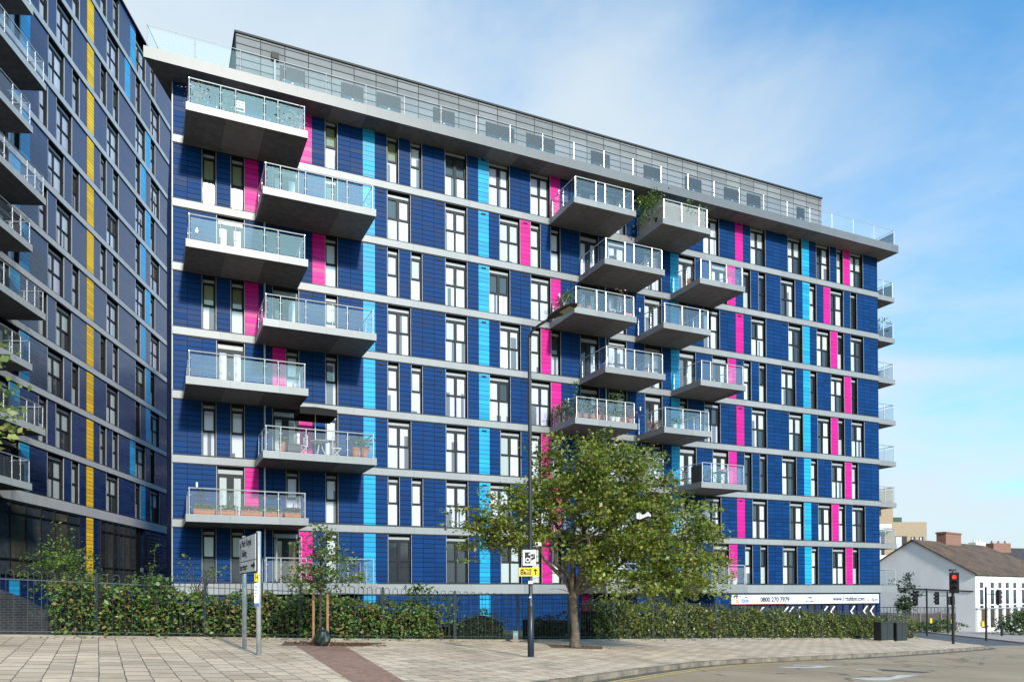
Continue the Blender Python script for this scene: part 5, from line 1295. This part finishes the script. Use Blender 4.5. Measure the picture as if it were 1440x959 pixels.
# fabric drape on the lowest tower balcony
dr = MB(); LM = Matrix.Translation((LO.x, LO.y, 0)) @ Matrix.Rotation(ANG, 4, 'Z')
for i in range(26):
    s0_ = -16.5+i*.14; y = -1.83+.05*math.sin(i*1.3); y2 = -1.83+.05*math.sin((i+1)*1.3); z0, z1 = lzl(1)+.2, lzl(1)+1.15-.12*abs(math.sin(i*.45))
    dr.poly([(s0_,y,z0),(s0_+.14,y2,z0),(s0_+.14,y2,z1),(s0_,y,z1)])
dr.v = [tuple(LM @ Vector(v)) for v in dr.v]
tag(dr.build('drape', plain('dark_grey_fabric', (.045,.045,.055), .9)), 'dark fabric hung inside the railing of the lowest tower balcony', 'fabric')

# ================================================================== sky, sun, camera
SUN_EL = R(27.5); sun_h = Vector((E_N.x, E_N.y)); sun_h = Vector((sun_h.x*math.cos(R(4)) - sun_h.y*math.sin(R(4)), sun_h.x*math.sin(R(4)) + sun_h.y*math.cos(R(4)))); SUN_AZ = math.atan2(sun_h.x, sun_h.y)   # clockwise from +Y
w = bpy.data.worlds.new('World'); scene.world = w; w.use_nodes = True; nt = w.node_tree; bg = nt.nodes['Background']
skyt = N(nt, 'ShaderNodeTexSky', sky_type='NISHITA'); skyt.sun_disc = False; skyt.sun_elevation = SUN_EL; skyt.sun_rotation = SUN_AZ
skyt.air_density = 1.0; skyt.dust_density = 1.2; skyt.ozone_density = 1.6
tc = N(nt, 'ShaderNodeTexCoord'); nrm_ = tc.outputs['Generated']
sp = N(nt, 'ShaderNodeSeparateXYZ'); L(nt, nrm_, sp.inputs[0])
zc_ = mathn(nt, 'MAXIMUM', sp.outputs[2], .04); zc_ = mathn(nt, 'ADD', zc_, .12)
cb = N(nt, 'ShaderNodeCombineXYZ'); L(nt, mathn(nt, 'DIVIDE', sp.outputs[0], zc_), cb.inputs[0]); L(nt, mathn(nt, 'DIVIDE', sp.outputs[1], zc_), cb.inputs[1])
wn = N(nt, 'ShaderNodeTexNoise'); wn.inputs['Scale'].default_value = .55; wn.inputs['Detail'].default_value = 3; L(nt, cb.outputs[0], wn.inputs['Vector'])
warp = N(nt, 'ShaderNodeVectorMath', operation='MULTIPLY_ADD'); L(nt, wn.outputs['Color'], warp.inputs[0]); warp.inputs[1].default_value = (1.1,1.1,1.1); L(nt, cb.outputs[0], warp.inputs[2])
n1 = noise(nt, warp.outputs[0], .50, 7, .55); n2 = noise(nt, warp.outputs[0], 1.6, 6, .6)
cl = mathn(nt, 'ADD', mathn(nt, 'MULTIPLY', n1, .75), mathn(nt, 'MULTIPLY', n2, .42))
# more cloud to the left (-x), and low down; a clearer patch up to the right
az = mathn(nt, 'ADD', mathn(nt, 'MULTIPLY', sp.outputs[0], -.56), .165)
low = mathn(nt, 'MULTIPLY', mathn(nt, 'SUBTRACT', .36, sp.outputs[2]), .95)
cl = mathn(nt, 'ADD', mathn(nt, 'ADD', cl, az), low)
mask = N(nt, 'ShaderNodeMapRange', interpolation_type='SMOOTHSTEP'); mask.inputs['From Min'].default_value = .36; mask.inputs['From Max'].default_value = .76; mask.inputs['To Max'].default_value = .92
L(nt, cl, mask.inputs[0])
tint = mixc(nt, 1.0, skyt.outputs[0], (.68, 1.44, 1.72), 'MULTIPLY')
colr = mixc(nt, mask.outputs[0], tint, (4.2, 4.8, 5.15))
L(nt, colr, bg.inputs[0]); bg.inputs[1].default_value = .145
sl = bpy.data.lights.new('sun', 'SUN'); sl.energy = 3.7; sl.angle = R(4.0); sl.color = (1.0, .93, .83)
so = bpy.data.objects.new('sun', sl); COL.objects.link(so)
sd_ = Vector((sun_h.x*math.cos(SUN_EL), sun_h.y*math.cos(SUN_EL), math.sin(SUN_EL))); so.rotation_euler = sd_.to_track_quat('Z', 'Y').to_euler(); so.location = (0,-20,40)

cd = bpy.data.cameras.new('camera'); cam_o = bpy.data.objects.new('camera', cd); COL.objects.link(cam_o); scene.camera = cam_o
cd.sensor_fit = 'HORIZONTAL'; cd.sensor_width = 36; cd.lens = 1095.06/1440*36; cd.shift_x = 0; cd.shift_y = (825.46-479.5)/1440
cd.clip_start = .1; cd.clip_end = 4000
PIT, ROLL = .0109, -.0045
cam_o.matrix_world = Matrix.Rotation(PIT, 4, 'X') @ Matrix.Rotation(R(90), 4, 'X') @ Matrix.Rotation(ROLL, 4, 'Z')
scene.view_settings.view_transform = 'Standard'; scene.view_settings.look = 'None'; scene.view_settings.exposure = 0.3; scene.view_settings.gamma = 1
scene.view_settings.use_curve_mapping = False
scene.render.engine = 'CYCLES'; scene.cycles.max_bounces = 8; scene.cycles.transparent_max_bounces = 16; scene.cycles.diffuse_bounces = 3; scene.cycles.glossy_bounces = 3
scene.cycles.caustics_reflective = False; scene.cycles.caustics_refractive = False; scene.cycles.sample_clamp_indirect = 8
